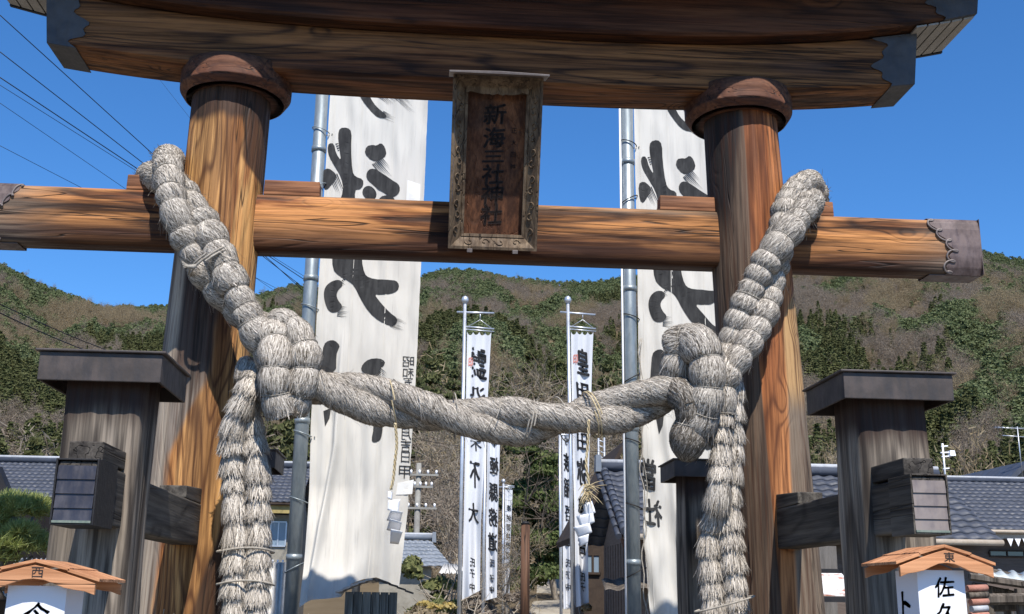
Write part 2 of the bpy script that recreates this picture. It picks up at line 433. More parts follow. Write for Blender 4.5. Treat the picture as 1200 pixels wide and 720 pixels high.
# ================================================================== TORII
TY = 7.5; TX = 0.40
gate = empty('torii_gate', (TX, TY, 0), 'large weathered wooden torii gate with curved lintels, lidded side posts and metal capped beam', 'shrine gate')

def log_post(base, top, r0, r1, mat, name, seed, parent, rings=70, sides=56, rough=0.012, square=0.0):
    mb = MB(); mb.smooth = True; b, t = Vector(base), Vector(top); V_, F = [], []
    for i in range(rings):
        k = i / (rings - 1); c = b.lerp(t, k)
        for j in range(sides):
            a = 2 * math.pi * j / sides
            n = mnoise.noise(Vector((math.cos(a) * 1.6 + seed, math.sin(a) * 1.6, k * 2.2)))
            n2 = mnoise.noise(Vector((math.cos(a) * 6 + seed, math.sin(a) * 6, k * 5.5)))
            r = lerp(r0, r1, k) + n * rough + n2 * rough * 0.45
            if square:
                q = (abs(math.cos(a)) ** 16 + abs(math.sin(a)) ** 16) ** (-1 / 16); r *= lerp(1, q, square)
            V_.append(c + Vector((math.cos(a) * r, math.sin(a) * r, 0)))
    for i in range(rings - 1):
        for j in range(sides):
            F.append((i * sides + j, i * sides + (j + 1) % sides, (i + 1) * sides + (j + 1) % sides, (i + 1) * sides + j))
    mb.add(V_, F); mb.smooth = False
    mb.f.append(tuple(range(sides - 1, -1, -1))); mb.mi.append(0); mb.sm.append(False)
    e = (rings - 1) * sides; mb.f.append(tuple(range(e, e + sides))); mb.mi.append(0); mb.sm.append(False)
    return mb.build(name, mat, parent, loc=base)

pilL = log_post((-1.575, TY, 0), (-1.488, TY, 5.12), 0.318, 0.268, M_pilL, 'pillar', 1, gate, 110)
pilR = log_post((2.405, TY, 0), (2.235, TY, 5.12), 0.312, 0.266, M_pilR, 'pillar', 5, gate, 110)
pilL['label'] = 'round pillar of bright orange timber with swirling grain'
pilR['label'] = 'round pillar of red brown timber with a dark grey boarded side'

def lathe(cx, cy, prof, n=56, seed=0, rough=0.0):
    mb = MB(); mb.smooth = True; V_, F = [], []
    for (r, z) in prof:
        for j in range(n):
            a = 2 * math.pi * j / n
            rr = r * (1 + rough * mnoise.noise(Vector((math.cos(a) * 2, math.sin(a) * 2, seed))))
            V_.append((cx + math.cos(a) * rr, cy + math.sin(a) * rr, z))
    for i in range(len(prof) - 1):
        for j in range(n): F.append((i * n + j, i * n + (j + 1) % n, (i + 1) * n + (j + 1) % n, (i + 1) * n + j))
    mb.add(V_, F); return mb
for cx, sd_ in ((-1.47, 1), (2.225, 2)):
    prof = [(0.25, 4.975), (0.345, 4.973), (0.345, 4.973), (0.356, 4.977), (0.386, 5.022), (0.394, 5.034), (0.394, 5.034), (0.396, 5.10), (0.394, 5.172), (0.394, 5.172), (0.386, 5.18), (0.386, 5.18), (0.2, 5.181)]
    lathe(cx, TY, prof, seed=sd_, rough=0.02).build('collar', M_coll, gate, loc=(cx, TY, 5.05))

XC = 0.38
def lz(x, base, rise, half=3.1, p=3.2): return base + rise * abs((x - XC) / half) ** p
def beam_curve(x0, x1, zb, zt, y0, y1, name, mat, parent, cham=0.03, n=60, slant=0.0, seed=0):
    mb = MB(); mb.smooth = False; V_, F = [], []
    for i in range(n):
        x = lerp(x0, x1, i / (n - 1)); b_, t_ = zb(x), zt(x)
        w = 0.006 * mnoise.noise(Vector((x * 1.3, seed, 0)))
        s_ = slant * (1 if i == n - 1 else -1 if i == 0 else 0)
        sec = [(y0 + cham, b_), (y0 + w, b_ + cham), (y0 - w, t_ - cham * 0.4), (y0 + cham * 0.4, t_), (y1 - cham * 0.4, t_), (y1, t_ - cham * 0.4), (y1, b_ + cham), (y1 - cham, b_)]
        for (yy, zz) in sec: V_.append((x + s_ * (zz - b_) / max(t_ - b_, 1e-3), yy, zz))
    k = 8
    for i in range(n - 1):
        for j in range(k): F.append((i * k + j, (i + 1) * k + j, (i + 1) * k + (j + 1) % k, i * k + (j + 1) % k))
    F.append(tuple(range(k))); F.append(tuple(range((n - 1) * k + k - 1, (n - 1) * k - 1, -1)))
    mb.add(V_, F); return mb.build(name, mat, parent, loc=(XC, (y0 + y1) / 2, 5.3))

shim_b = lambda x: lz(x, 5.095, 0.145); shim_t = lambda x: lz(x, 5.455, 0.19, 3.1)
kas_b = lambda x: lz(x, 5.459, 0.20, 3.1); kas_t = lambda x: lz(x, 5.80, 0.23, 3.1)
shim = beam_curve(-2.72, 3.46, shim_b, shim_t, 7.23, 7.60, 'lower_lintel', M_lint, gate, 0.02, slant=0.05, seed=2)
kas = beam_curve(-3.19, 3.92, kas_b, kas_t, 7.10, 7.66, 'upper_lintel', M_ridge, gate, 0.02, slant=0.06, seed=7)
# sheet metal caps on the lintel ends, their inner border cut in ragged scrolls
def ragged_cap(side, zb, zt, y0, y1, x_in, x_out, parent, mat, slant):
    mb = MB(); n = 22; g = 0.006
    f_in = []
    for i in range(n):
        t = i / (n - 1)
        x = x_in + side * (0.05 * math.sin(t * 9 + 1) + 0.028 * math.sin(t * 23 + side))
        f_in.append((x, t))
    def P(x, t, y):
        b_, T_ = zb(x) - g, zt(x) - 0.004
        return Vector((x, y, b_ + t * (T_ - b_)))
    fr, bk, ou, ob = [], [], [], []
    for (x, t) in f_in:
        fr.append(P(x, t, y0 - g)); ou.append(P(x_out + side * (slant * t + 0.008), t, y0 - g)); bk.append(P(x, t, y1 + g)); ob.append(P(x_out + side * (slant * t + 0.008), t, y1 + g))
    for a, b in ((fr, ou), (ou, ob), (ob, bk)):
        base = a + b
        mb.add(base, [(i, i + 1, n + i + 1, n + i) for i in range(n - 1)])
    # bottom sheet
    mb.add([fr[0], ou[0], ob[0], bk[0]], [(0, 1, 2, 3)])
    o = mb.build('end_cap', mat, parent)
    so_ = o.modifiers.new('thickness', 'SOLIDIFY'); so_.thickness = 0.006; so_.offset = 0
    return o
ragged_cap(-1, shim_b, shim_t, 7.23, 7.60, -2.52, -2.725, shim, M_endm, 0.05)
ragged_cap(1, shim_b, shim_t, 7.23, 7.60, 3.23, 3.465, shim, M_endm, 0.05)
ragged_cap(1, kas_b, kas_t, 7.10, 7.66, 3.62, 3.925, kas, M_endm, 0.06)
ragged_cap(-1, kas_b, kas_t, 7.10, 7.66, -2.9, -3.195, kas, M_endm, 0.06)
# soffit boards under both ends of the upper lintel
for x0, x1 in ((3.475, 3.93), (-3.20, -2.735)):
    nb = 5; w = (x1 - x0) / nb
    for i in range(nb):
        xa, xb = x0 + i * w + 0.004, x0 + (i + 1) * w - 0.010
        mb = MB(); z1, z2 = kas_b(xa) - 0.010, kas_b(xb) - 0.010
        mb.add([(xa, 7.12, z1 - .014), (xb, 7.12, z2 - .014), (xb, 7.64, z2 - .014), (xa, 7.64, z1 - .014), (xa, 7.12, z1), (xb, 7.12, z2), (xb, 7.64, z2), (xa, 7.64, z1)],
               [(3, 2, 1, 0), (4, 5, 6, 7), (0, 1, 5, 4), (1, 2, 6, 5), (2, 3, 7, 6), (3, 0, 4, 7)])
        mb.build('soffit_board', M_soff, kas)
    mb = MB(); zz0, zz1 = kas_b(x0), kas_b(x1)
    mb.add([(x0, 7.655, zz0 - .032), (x1, 7.655, zz1 - .032), (x1, 7.68, zz1 - .032), (x0, 7.68, zz0 - .032), (x0, 7.655, zz0 + .05), (x1, 7.655, zz1 + .05), (x1, 7.68, zz1 + .05), (x0, 7.68, zz0 + .05)],
           [(3, 2, 1, 0), (4, 5, 6, 7), (0, 1, 5, 4), (1, 2, 6, 5), (2, 3, 7, 6), (3, 0, 4, 7)])
    mb.build('edge_strip', M_black, kas)
# roof over the upper lintel
mb = MB()
xs = linsp(-3.45, 4.22, 50)
eave = lambda x: lz(x, 5.79, 0.20, 3.1)
V_ = []
for x in xs:
    e = eave(x)
    V_ += [(x, 6.62, e), (x, 6.62, e + 0.07), (x, 7.36, e + 0.34), (x, 7.52, e + 0.38), (x, 8.14, e + 0.07), (x, 8.14, e)]
F = []
for i in range(len(xs) - 1):
    for j in range(6): F.append((i * 6 + j, (i + 1) * 6 + j, (i + 1) * 6 + (j + 1) % 6, i * 6 + (j + 1) % 6))
F += [tuple(range(6)), tuple(range((len(xs) - 1) * 6 + 5, (len(xs) - 1) * 6 - 1, -1))]
mb.add(V_, F); roof = mb.build('roof', M_cap, gate)
mb = MB(); mb.tube([(x, 7.44, eave(x) + 0.41) for x in linsp(-3.3, 4.06, 30)], 0.08, 10); mb.build('ridge_roll', M_cap, roof)
for i in range(7):
    x = -2.9 + i * 1.1
    MB().box((x, 6.68, eave(x) - 0.022), (0.045, 0.10, 0.040)).build('eave_batten', M_soff, roof)

# tie beam
mb = MB(); mb.smooth = False; n = 50; V_, F = [], []
NX0, NX1 = -3.12, 3.935
for i in range(n):
    x = lerp(NX0, NX1, i / (n - 1)); w = 0.006 * mnoise.noise(Vector((x, 3, 3)))
    sec = [(7.43, 3.845), (7.405, 3.87), (7.392, 3.92), (7.385 + w, 4.05), (7.39 - w, 4.2), (7.40, 4.238), (7.42, 4.25), (7.58, 4.25), (7.61, 4.2), (7.61, 3.9), (7.59, 3.85)]
    V_ += [(x, a, b) for a, b in sec]
k = len(sec)
for i in range(n - 1):
    for j in range(k): F.append((i * k + j, (i + 1) * k + j, (i + 1) * k + (j + 1) % k, i * k + (j + 1) % k))
F += [tuple(range(k)), tuple(range((n - 1) * k + k - 1, (n - 1) * k - 1, -1))]
mb.smooth = True; mb.add(V_, F)
for i in (-1, -2): mb.sm[i] = False
nuki = mb.build('tie_beam', M_beam, gate, loc=(XC, TY, 4.05))
for side, xin, xout in ((1, 3.675, NX1), (-1, -2.95, NX0)):
    # scroll edged metal cap: front, top, bottom, back and end sheets
    mb = MB(); m_ = 46; A, B = [], []; edge = []
    for i in range(m_):
        t = i / (m_ - 1)
        x = xin + side * float(np.interp(t, [0, .2, .45, .75, 1], [0.0, 0.02, 0.055, -0.05, -0.12])) + side * 0.012 * math.sin(t * 34)
        edge.append((x, t))
    yz = lambda t, g: (float(np.interp(t, [0, .12, .3, .5, .8, .93, 1], [7.43, 7.405, 7.392, 7.385, 7.39, 7.40, 7.42])) - g, lerp(3.845 - g, 4.25 + g, t))
    for (x, t) in edge:
        yy, zz = yz(t, 0.007); A.append((x, yy, zz)); B.append((xout + side * 0.008, yy, zz))
    mb.smooth = False
    mb.add(A + B, [(i, i + 1, m_ + i + 1, m_ + i) if side > 0 else (i + 1, i, m_ + i, m_ + i + 1) for i in range(m_ - 1)])
    mb.smooth = False
    xe = xout + side * 0.008
    xi = edge[-1][0]
    mb.add([(xi, 7.42, 4.257), (xe, 7.42, 4.257), (xe, 7.615, 4.257), (xi, 7.615, 4.257)], [(0, 1, 2, 3)])
    mb.add([(xi, 7.43, 3.838), (xe, 7.43, 3.838), (xe, 7.60, 3.838), (xi, 7.60, 3.838)], [(0, 1, 2, 3)])
    mb.add([(xi, 7.618, 3.84), (xe, 7.618, 3.84), (xe, 7.618, 4.257), (xi, 7.618, 4.257)], [(0, 1, 2, 3)])
    mb.add([(xe, 7.38, 3.838), (xe, 7.618, 3.838), (xe, 7.618, 4.257), (xe, 7.38, 4.257)], [(0, 1, 2, 3)])
    cp = mb.build('metal_cap', M_cap, nuki)
    so_ = cp.modifiers.new('thickness', 'SOLIDIFY'); so_.thickness = 0.004; so_.offset = 0
    # embossed curling border
    mb = MB(); pts = []
    for i in range(110):
        t = i / 109; x = float(np.interp(t, [e[1] for e in edge], [e[0] for e in edge]))
        ph = t * 2 * math.pi * 5.5
        xx = x + side * 0.004 + 0.024 * math.sin(ph); tt = min(max(t + 0.052 * math.cos(ph), 0.01), 0.99)
        yy, zz = yz(tt, 0.011); pts.append((xx, yy, zz))
    mb.tube(pts, 0.0075, 6); mb.build('scroll_border', M_band, nuki)
for (xa, xb) in ((-2.15, -1.80), (-1.21, -0.82), (1.60, 2.02), (2.52, 2.88)):
    mb = MB(); mb.box(((xa + xb) / 2, 7.475, 4.253 + 0.055), (xb - xa, 0.11, 0.11), taper=0.985)
    mb.build('wedge', M_wedge, gate, loc=((xa + xb) / 2, 7.475, 4.3), bevel=0.006)
# carved letters nowhere here; brass edge line on the right block
# support posts, lids, brace beams
def lid(cx, cy, zt, w, d, parent, h=0.15):
    mb = MB()
    mb.box((cx, cy, zt - 0.006), (w + 0.035, d + 0.035, 0.012))
    t = 0.012; hw, hd = w / 2, d / 2; z0, z1 = zt - h, zt - 0.013
    mb.box((cx, cy - hd + t / 2, (z0 + z1) / 2), (w, t, z1 - z0)); mb.box((cx, cy + hd - t / 2, (z0 + z1) / 2), (w, t, z1 - z0))
    mb.box((cx - hw + t / 2, cy, (z0 + z1) / 2), (t, d - 2 * t - .002, z1 - z0)); mb.box((cx + hw - t / 2, cy, (z0 + z1) / 2), (t, d - 2 * t - .002, z1 - z0))
    o = mb.build('post_lid', M_lid, parent, loc=(cx, cy, zt), bevel=0.004)
    MB().box((cx, cy, zt - 0.05), (w - 2 * t - .004, d - 2 * t - .004, 0.05)).build('lid_board', M_coll, parent)
    return o
posts = {}
for key, cx, cy, zt, w, d in (('lf', -1.565, 5.58, 2.662, 0.57, 0.57), ('rf', 2.425, 5.80, 2.715, 0.585, 0.58), ('rb', 2.34, 9.45, 2.69, 0.58, 0.58), ('lb', -1.53, 9.45, 2.69, 0.58, 0.58)):
    p = log_post((cx, cy, 0), (cx, cy, zt - 0.03), 0.192, 0.182, M_post, 'support_post', cx * 3 + cy, gate, 60, 72, 0.014, 1.0)
    lid(cx, cy, zt, w, d, p); posts[key] = p
def brace(cx, y0, y1, z0, z1, front, seed):
    mb = MB(); mb.box((cx, (y0 + y1) / 2, (z0 + z1) / 2), (0.165, y1 - y0, z1 - z0))
    b = mb.build('brace_beam', M_brace, gate, loc=(cx, (y0 + y1) / 2, (z0 + z1) / 2), bevel=0.012)
    return b
for cx, yf, zb_, zt_, side in ((-1.505, 4.92, 1.832, 2.095, 1), (2.365, 5.12, 1.868, 2.13, -1)):
    b = brace(cx, yf + 0.01, 9.9, zb_ + 0.006, zt_, yf, 1)
    # metal sleeve on the front end with four stepped front sheets in a frame
    w = 0.182; sl = 0.30 if side > 0 else 0.26
    mb = MB(); t = 0.008; zc = (zb_ + zt_) / 2; hh = zt_ - zb_ + 0.02
    mb.box((cx - w / 2 + t / 2, yf + sl / 2, zc), (t, sl, hh)); mb.box((cx + w / 2 - t / 2, yf + sl / 2, zc), (t, sl, hh))
    mb.box((cx, yf + sl / 2, zc - hh / 2 + t / 2), (w - 2 * t - .001, sl, t)); mb.box((cx, yf + sl / 2, zc + hh / 2 - t / 2), (w - 2 * t - .001, sl, t))
    mb.build('end_sleeve', M_black if side > 0 else M_brace, b, bevel=0.002)
    n_ = 4; z_top = zc + hh / 2 - 0.028; z_bot = zc - hh / 2 + 0.010; st = (z_top - z_bot) / n_
    for i in range(n_):
        za = z_bot + i * st; mb = MB(); xw = w / 2 - t - 0.003
        mb.add([(cx - xw, yf + .002, za), (cx + xw, yf + .002, za), (cx + xw, yf + .0085, za + st - .002), (cx - xw, yf + .0085, za + st - .002),
                (cx - xw, yf + .010, za), (cx + xw, yf + .010, za), (cx + xw, yf + .0105, za + st - .002), (cx - xw, yf + .0105, za + st - .002)],
               [(0, 1, 2, 3), (7, 6, 5, 4), (1, 0, 4, 5), (2, 1, 5, 6), (3, 2, 6, 7), (0, 3, 7, 4)])
        mb.build('front_sheet', M_bandd if side > 0 else M_band, b)
    MB().box((cx, yf - 0.001, z_bot + 0.004), (w - 0.02, 0.006, 0.010)).build('bottom_trim', M_verd, b)
    yp = (5.58 if side > 0 else 5.80) - 0.19
    def wedge_block(y0, y1, z0, h, w_=0.15, slope=0.25):
        mb = MB(); a, c_ = cx - w_ / 2, cx + w_ / 2
        mb.add([(a, y0, z0), (c_, y0, z0), (c_, y1, z0), (a, y1, z0), (a, y0, z0 + h * (1 - slope)), (c_, y0, z0 + h * (1 - slope)), (c_, y1, z0 + h), (a, y1, z0 + h)],
               [(3, 2, 1, 0), (4, 5, 6, 7), (0, 1, 5, 4), (1, 2, 6, 5), (2, 3, 7, 6), (3, 0, 4, 7)])
        mb.build('wedge_block', M_brace, b, bevel=0.006)
    wedge_block(yf + 0.10, yp + 0.03, zt_ + 0.012, 0.085, slope=0.0)
    wedge_block(6.78, 7.24, zt_ + 0.001, 0.095, 0.16)

# ================================================================== PLAQUE
pl_o = Vector((0.39, 7.0, 4.385)); 
bot = Vector((0.39, 7.20, 3.835)); top = Vector((0.39, 6.80, 4.93))
pu = Vector((1, 0, 0)); pv = (top - bot).normalized(); pn = Vector((0, -pv.z, pv.y)).normalized()   # outward, towards viewer and down
if pn.y > 0: pn = -pn
PH = (top - bot).length; PW = 0.605
plaque = empty('name_plaque', bot, 'tall dark carved wooden name plaque hanging tilted on the middle of the tie beam', 'plaque')
def pp(u, v, d=0.0): return bot + pu * u + pv * v + pn * d
def pbox(u0, u1, v0, v1, d0, d1, name, mat, bevel=0.003, parent=None):
    P = [pp(u, v, d) for d in (d0, d1) for u, v in ((u0, v0), (u1, v0), (u1, v1), (u0, v1))]
    mb = MB(); mb.add(P, [(3, 2, 1, 0), (4, 5, 6, 7), (0, 1, 5, 4), (1, 2, 6, 5), (2, 3, 7, 6), (3, 0, 4, 7)])
    return mb.build(name, mat, parent or plaque, bevel=bevel)
hw = PW / 2
board = pbox(-hw + .03, hw - .03, 0.03, PH - .03, -0.16, -0.115, 'name_board', M_plq)
# mitred sloping frame: outer lip, sloping carved face, inner bead
for kx in range(4):
    def corner(i, inset, d):
        us = [(-hw + inset, inset), (hw - inset, inset), (hw - inset, PH - inset), (-hw + inset, PH - inset)]
        return pp(*us[i % 4], d)
    a, b_ = kx, kx + 1
    for (i0, d0, i1, d1, th, nm) in ((0.0, 0.0, 0.018, 0.0, 0.14, 'frame_edge'), (0.019, -0.004, 0.085, -0.060, 0.05, 'frame_side'), (0.086, -0.052, 0.104, -0.058, 0.055, 'frame_bead')):
        P = [corner(a, i0, d0), corner(b_, i0, d0), corner(b_, i1, d1), corner(a, i1, d1)]
        Q = [corner(a, i0, d0 - th), corner(b_, i0, d0 - th), corner(b_, i1, d1 - th), corner(a, i1, d1 - th)]
        mb = MB(); mb.add(P + Q, [(0, 1, 2, 3), (7, 6, 5, 4), (1, 0, 4, 5), (2, 1, 5, 6), (3, 2, 6, 7), (0, 3, 7, 4)])
        fr = mb.build(nm, M_frame, plaque)
        if nm == 'frame_side':
            # carved vine scrolls
            horiz = kx % 2 == 0; L = (PW if horiz else PH) - 0.18; mbc = MB(); r_ = random.Random(kx)
            ncurl = int(L / 0.085)
            for q in range(ncurl):
                t0 = 0.09 + (q + 0.5) * L / ncurl; sgn = 1 if q % 2 else -1; pts = []
                for s_ in range(15):
                    an = s_ / 14 * 4.6; rr = 0.024 * (1 - s_ / 18)
                    al = t0 + rr * math.cos(an) * 1.25 * sgn; ac = 0.052 + rr * math.sin(an) * sgn
                    dd = lerp(-0.004, -0.060, (ac - 0.019) / 0.066) + 0.004
                    if kx == 0: pt = pp(-hw + al, ac, dd)
                    elif kx == 2: pt = pp(-hw + al, PH - ac, dd)
                    elif kx == 1: pt = pp(hw - ac, al, dd)
                    else: pt = pp(-hw + ac, al, dd)
                    pts.append(pt)
                MB().tube(pts, [0.0052] * 14 + [0.007], 5).build('carved_scroll', M_frame, fr)
# shaped head board and sheet metal cap
pts = []
for i in range(25):
    u = lerp(-hw + .09, hw - .09, i / 24); pts.append((u, PH - 0.10 - 0.018 * abs(math.sin((u) * 18)) - 0.012 * (abs(u) < .05)))
poly = [pp(u, v, -0.045) for u, v in pts] + [pp(hw - .09, PH - 0.05, -0.045), pp(-hw + .09, PH - 0.05, -0.045)]
MB().prism(poly, -pn * 0.015).build('head_board', M_frame, plaque)
mb = MB(); mb.prism([pp(-hw - .03, PH + .002, 0.11), pp(hw + .03, PH + .002, 0.11), pp(hw + .03, PH + .014, 0.11), pp(0, PH + 0.022, 0.11), pp(-hw - .03, PH + .014, 0.11)], -pn * 0.30)
mb.build('cap_sheet', M_band, plaque, bevel=0.002)
for s_ in (-1, 1):
    pbox(s_ * 0.155 - .018, s_ * 0.155 + .018, -0.022, 0.004, -0.05, 0.012, 'bracket', M_band, 0.002)
for u_ in (-.1, .1): MB().tube([pp(u_, PH - 0.1, -0.17), pp(u_, PH - 0.05, -0.30)], 0.012, 8).build('hanging_rod', M_black, plaque)
colh = [(0.79, '新'), (0.655, '海'), (0.545, '三'), (0.44, '社'), (0.325, '神'), (0.205, '社')]
M_pink = Mat('dark carved paint', 0.7, 0.3).col((0.025, 0.016, 0.014)).m
for i, (v0, ch) in enumerate(colh):
    hgt = 0.135 if ch != '三' else 0.075
    put_glyph(ch, 0.145, hgt, lambda x, y, v0=v0: pp(-0.01 + x, v0 * PH + y, -0.111), board, mat=M_pink, bold=0.03, brush=0.025, seed=i, slant=0.06)
for i, ch in enumerate('正大四神'):
    put_glyph(ch, 0.035, 0.035, lambda x, y, i=i: pp(0.125 + x, (0.70 - i * 0.07) * PH + y, -0.111), board, mat=M_pink, bold=0.01, brush=0.03, seed=i)

# ================================================================== SHIMENAWA ROPE
M_ropeM = Mat('aged straw rope', 0.9, 0.15)
_f = M_ropeM.attr('fib')
M_ropeM.col(M_ropeM.mix(_f, (0.075, 0.060, 0.044), (0.70, 0.63, 0.54)))
_p = M_ropeM.map()
_n = M_ropeM.noise(_p, 120, 3, 0.6); M_ropeM.bump(_n, 0.5, 0.008)
M_rope = M_ropeM.m
rope = empty('straw_rope', (TX, 6.95, 2.6), 'thick twisted grey straw rope slung between the two gate pillars with hanging tails', 'sacred rope')
FIB = {'v': [], 'f': [], 'c': []}

def smooth_path(pts, n):
    """Catmull-Rom through points, resampled evenly"""
    P = np.array([tuple(p) for p in pts], float)
    P = np.vstack([2 * P[0] - P[1], P, 2 * P[-1] - P[-2]]); out = []
    for i in range(1, len(P) - 2):
        for t in np.linspace(0, 1, 24, endpoint=False):
            a, b, c_, d = P[i - 1], P[i], P[i + 1], P[i + 2]
            out.append(0.5 * ((2 * b) + (-a + c_) * t + (2 * a - 5 * b + 4 * c_ - d) * t * t + (-a + 3 * b - 3 * c_ + d) * t ** 3))
    out.append(P[-2]); out = np.array(out)
    s = np.concatenate([[0], np.cumsum(np.linalg.norm(np.diff(out, axis=0), axis=1))])
    si = np.linspace(0, s[-1], n)
    return np.stack([np.interp(si, s, out[:, k]) for k in range(3)], 1), s[-1]

def frames(P):
    T = np.gradient(P, axis=0); T /= np.linalg.norm(T, axis=1)[:, None]
    N = np.zeros_like(P); ref = np.array([0, -1.0, 0])
    ref = ref - T[0] * ref.dot(T[0]); ref /= np.linalg.norm(ref)
    for i in range(len(P)):
        ref = ref - T[i] * ref.dot(T[i]); ref /= np.linalg.norm(ref); N[i] = ref
    return T, N, np.cross(T, N)

def strand(P, r, seg=0.2, mode='bulge', lay=0.8, nf=900, seed=0, cords=True, name='strand', flare=1.0, thick=1.0, endcap=False, cord_off=0.0, tint=0.0):
    """one straw strand: a swept body pinched by cords, plus loose fibres"""
    rs = np.random.RandomState(seed + 11)
    n = len(P); s = np.concatenate([[0], np.cumsum(np.linalg.norm(np.diff(P, axis=0), axis=1))]); L = s[-1]
    T, N, B = frames(P)
    segs = [cord_off]; 
    while segs[-1] < L: segs.append(segs[-1] + seg * rs.uniform(0.72, 1.28))
    segs = np.array(segs)
    sw = rs.uniform(0.9, 1.12, len(segs) + 1)
    def prof(x):
        i = np.clip(np.searchsorted(segs, x) - 1, 0, len(segs) - 2)
        u = np.clip((x - segs[i]) / (segs[i + 1] - segs[i]), 0, 1)
        if mode == 'skirt':
            q = 0.78 + 0.30 * np.power(u, 0.6) - 0.30 * np.clip((u - 0.94) / 0.06, 0, 1)
        elif mode == 'bulge':
            q = 0.84 + 0.22 * np.power(np.clip(np.sin(u * math.pi), 0, 1), 0.6)
        else:
            q = 0.93 + 0.10 * np.power(np.clip(np.sin(u * math.pi), 0, 1), 0.5)
        rr = r(x / L) if callable(r) else r
        return rr * q * sw[i], u
    nu = 22; body_v = np.zeros((n, nu, 3)); ang = np.linspace(0, 2 * math.pi, nu, endpoint=False)
    R0, U0 = prof(s)
    jit = 1 + 0.045 * rs.randn(n, nu)
    for j, a in enumerate(ang):
        rr = (R0 * 0.97 * jit[:, j])[:, None]
        body_v[:, j] = P + (N * math.cos(a) + B * math.sin(a)) * rr
    if endcap:
        e = min(10, n // 4)
        for q in range(e):
            k = math.sqrt(max(1 - ((e - q) / e) ** 2, 0.02)); body_v[n - 1 - q] = P[n - 1 - q] + (body_v[n - 1 - q] - P[n - 1 - q]) * math.sqrt(max(1 - ((e - q - 0.0) / e) ** 2, 0.0)) if q else P[n - 1]
    F = []
    for i in range(n - 1):
        for j in range(nu): F.append((i * nu + j, i * nu + (j + 1) % nu, (i + 1) * nu + (j + 1) % nu, (i + 1) * nu + j))
    F.append(tuple(range(nu - 1, -1, -1))); F.append(tuple(range((n - 1) * nu, n * nu)))
    me = bpy.data.meshes.new(name); me.from_pydata(body_v.reshape(-1, 3) - np.array(wpos(rope)), [], F)
    at_ = me.attributes.new('fib', 'FLOAT', 'POINT')
    cc = 0.30 + tint * 0.8 + 0.18 * rs.randn(n, nu) - 0.22 * (np.minimum(U0, 1 - U0) < 0.08)[:, None]  # darker at the cord pinches: crevice shade put into the colour
    at_.data.foreach_set('value', np.clip(cc, 0.02, 0.9).reshape(-1).astype(np.float32))
    me.polygons.foreach_set('use_smooth', [True] * len(F)); me.materials.append(M_rope)
    o = bpy.data.objects.new(name, me); C.objects.link(o); o.parent = rope
    # fibres
    K = 5; m = int(nf * L)
    s0 = rs.uniform(-0.02, L, m); a0 = rs.uniform(0, 2 * math.pi, m)
    idx = np.clip(np.searchsorted(segs, s0) - 1, 0, len(segs) - 2)
    if mode == 'skirt':
        half = rs.rand(m) < 0.75
        s0 = np.where(half, segs[idx] + rs.uniform(0.002, 0.03, m), s0)
        ln = np.where(half, (segs[idx + 1] - segs[idx]) * rs.uniform(0.70, 1.12, m), rs.uniform(0.03, 0.08, m))
    elif mode == 'bulge':
        half = rs.rand(m) < 0.5
        s0 = np.where(half, segs[idx] + rs.uniform(0.0, 0.02, m), s0)
        ln = np.where(half, (segs[idx + 1] - segs[idx]) * rs.uniform(0.5, 1.0, m), np.minimum(rs.uniform(0.03, 0.09, m), segs[idx + 1] - s0 + 0.004))
    else: ln = rs.uniform(0.05, 0.14, m)
    lift = np.abs(rs.randn(m)) * (0.007 if mode == 'skirt' else 0.003) * flare; wild = rs.rand(m) < (0.03 if mode == 'skirt' else 0.012) * flare; lift = np.where(wild, rs.uniform(0.02, 0.055, m) * flare, lift)
    curl = rs.randn(m) * 0.5; wdt = rs.uniform(0.0011, 0.0028, m) * thick
    layr = lay * (1 + 0.25 * rs.randn(m)); droop = np.where(wild, rs.uniform(0, 0.03, m), 0)
    cols = np.clip(0.52 + 0.30 * rs.randn(m) + tint, 0.03, 1.1)
    V_ = np.zeros((m, K, 2, 3))
    for k in range(K):
        t = k / (K - 1)
        ss = np.clip(s0 + ln * t, 0, L * 0.9995); rr, uu = prof(np.clip(ss, 0, L))
        if mode == 'skirt': rr = np.where(half, prof(np.clip(np.minimum(ss, segs[idx] + (segs[idx + 1] - segs[idx]) * 0.93), 0, L))[0] * (1 + 0.08 * t * t), rr)
        aa = a0 + (layr + curl * 0.5) * ln * t / np.maximum(rr, 0.02) 
        ctr = np.stack([np.interp(ss, s, P[:, q]) for q in range(3)], 1)
        n_ = np.stack([np.interp(ss, s, N[:, q]) for q in range(3)], 1); b_ = np.stack([np.interp(ss, s, B[:, q]) for q in range(3)], 1)
        out = n_ * np.cos(aa)[:, None] + b_ * np.sin(aa)[:, None]; tan = -n_ * np.sin(aa)[:, None] + b_ * np.cos(aa)[:, None]
        pos = ctr + out * (rr + 0.001 + 0.006 * rs.rand(m) * (k == 2) + lift * t * t)[:, None]
        pos[:, 2] -= droop * t * t
        w_ = (wdt * (1.0 if k < K - 1 else 0.35))[:, None]
        V_[:, k, 0] = pos - tan * w_; V_[:, k, 1] = pos + tan * w_
    FIB['v'].append(V_.reshape(-1, 3)); FIB['c'].append(np.repeat(cols, K * 2)); FIB['f'].append((m, K))
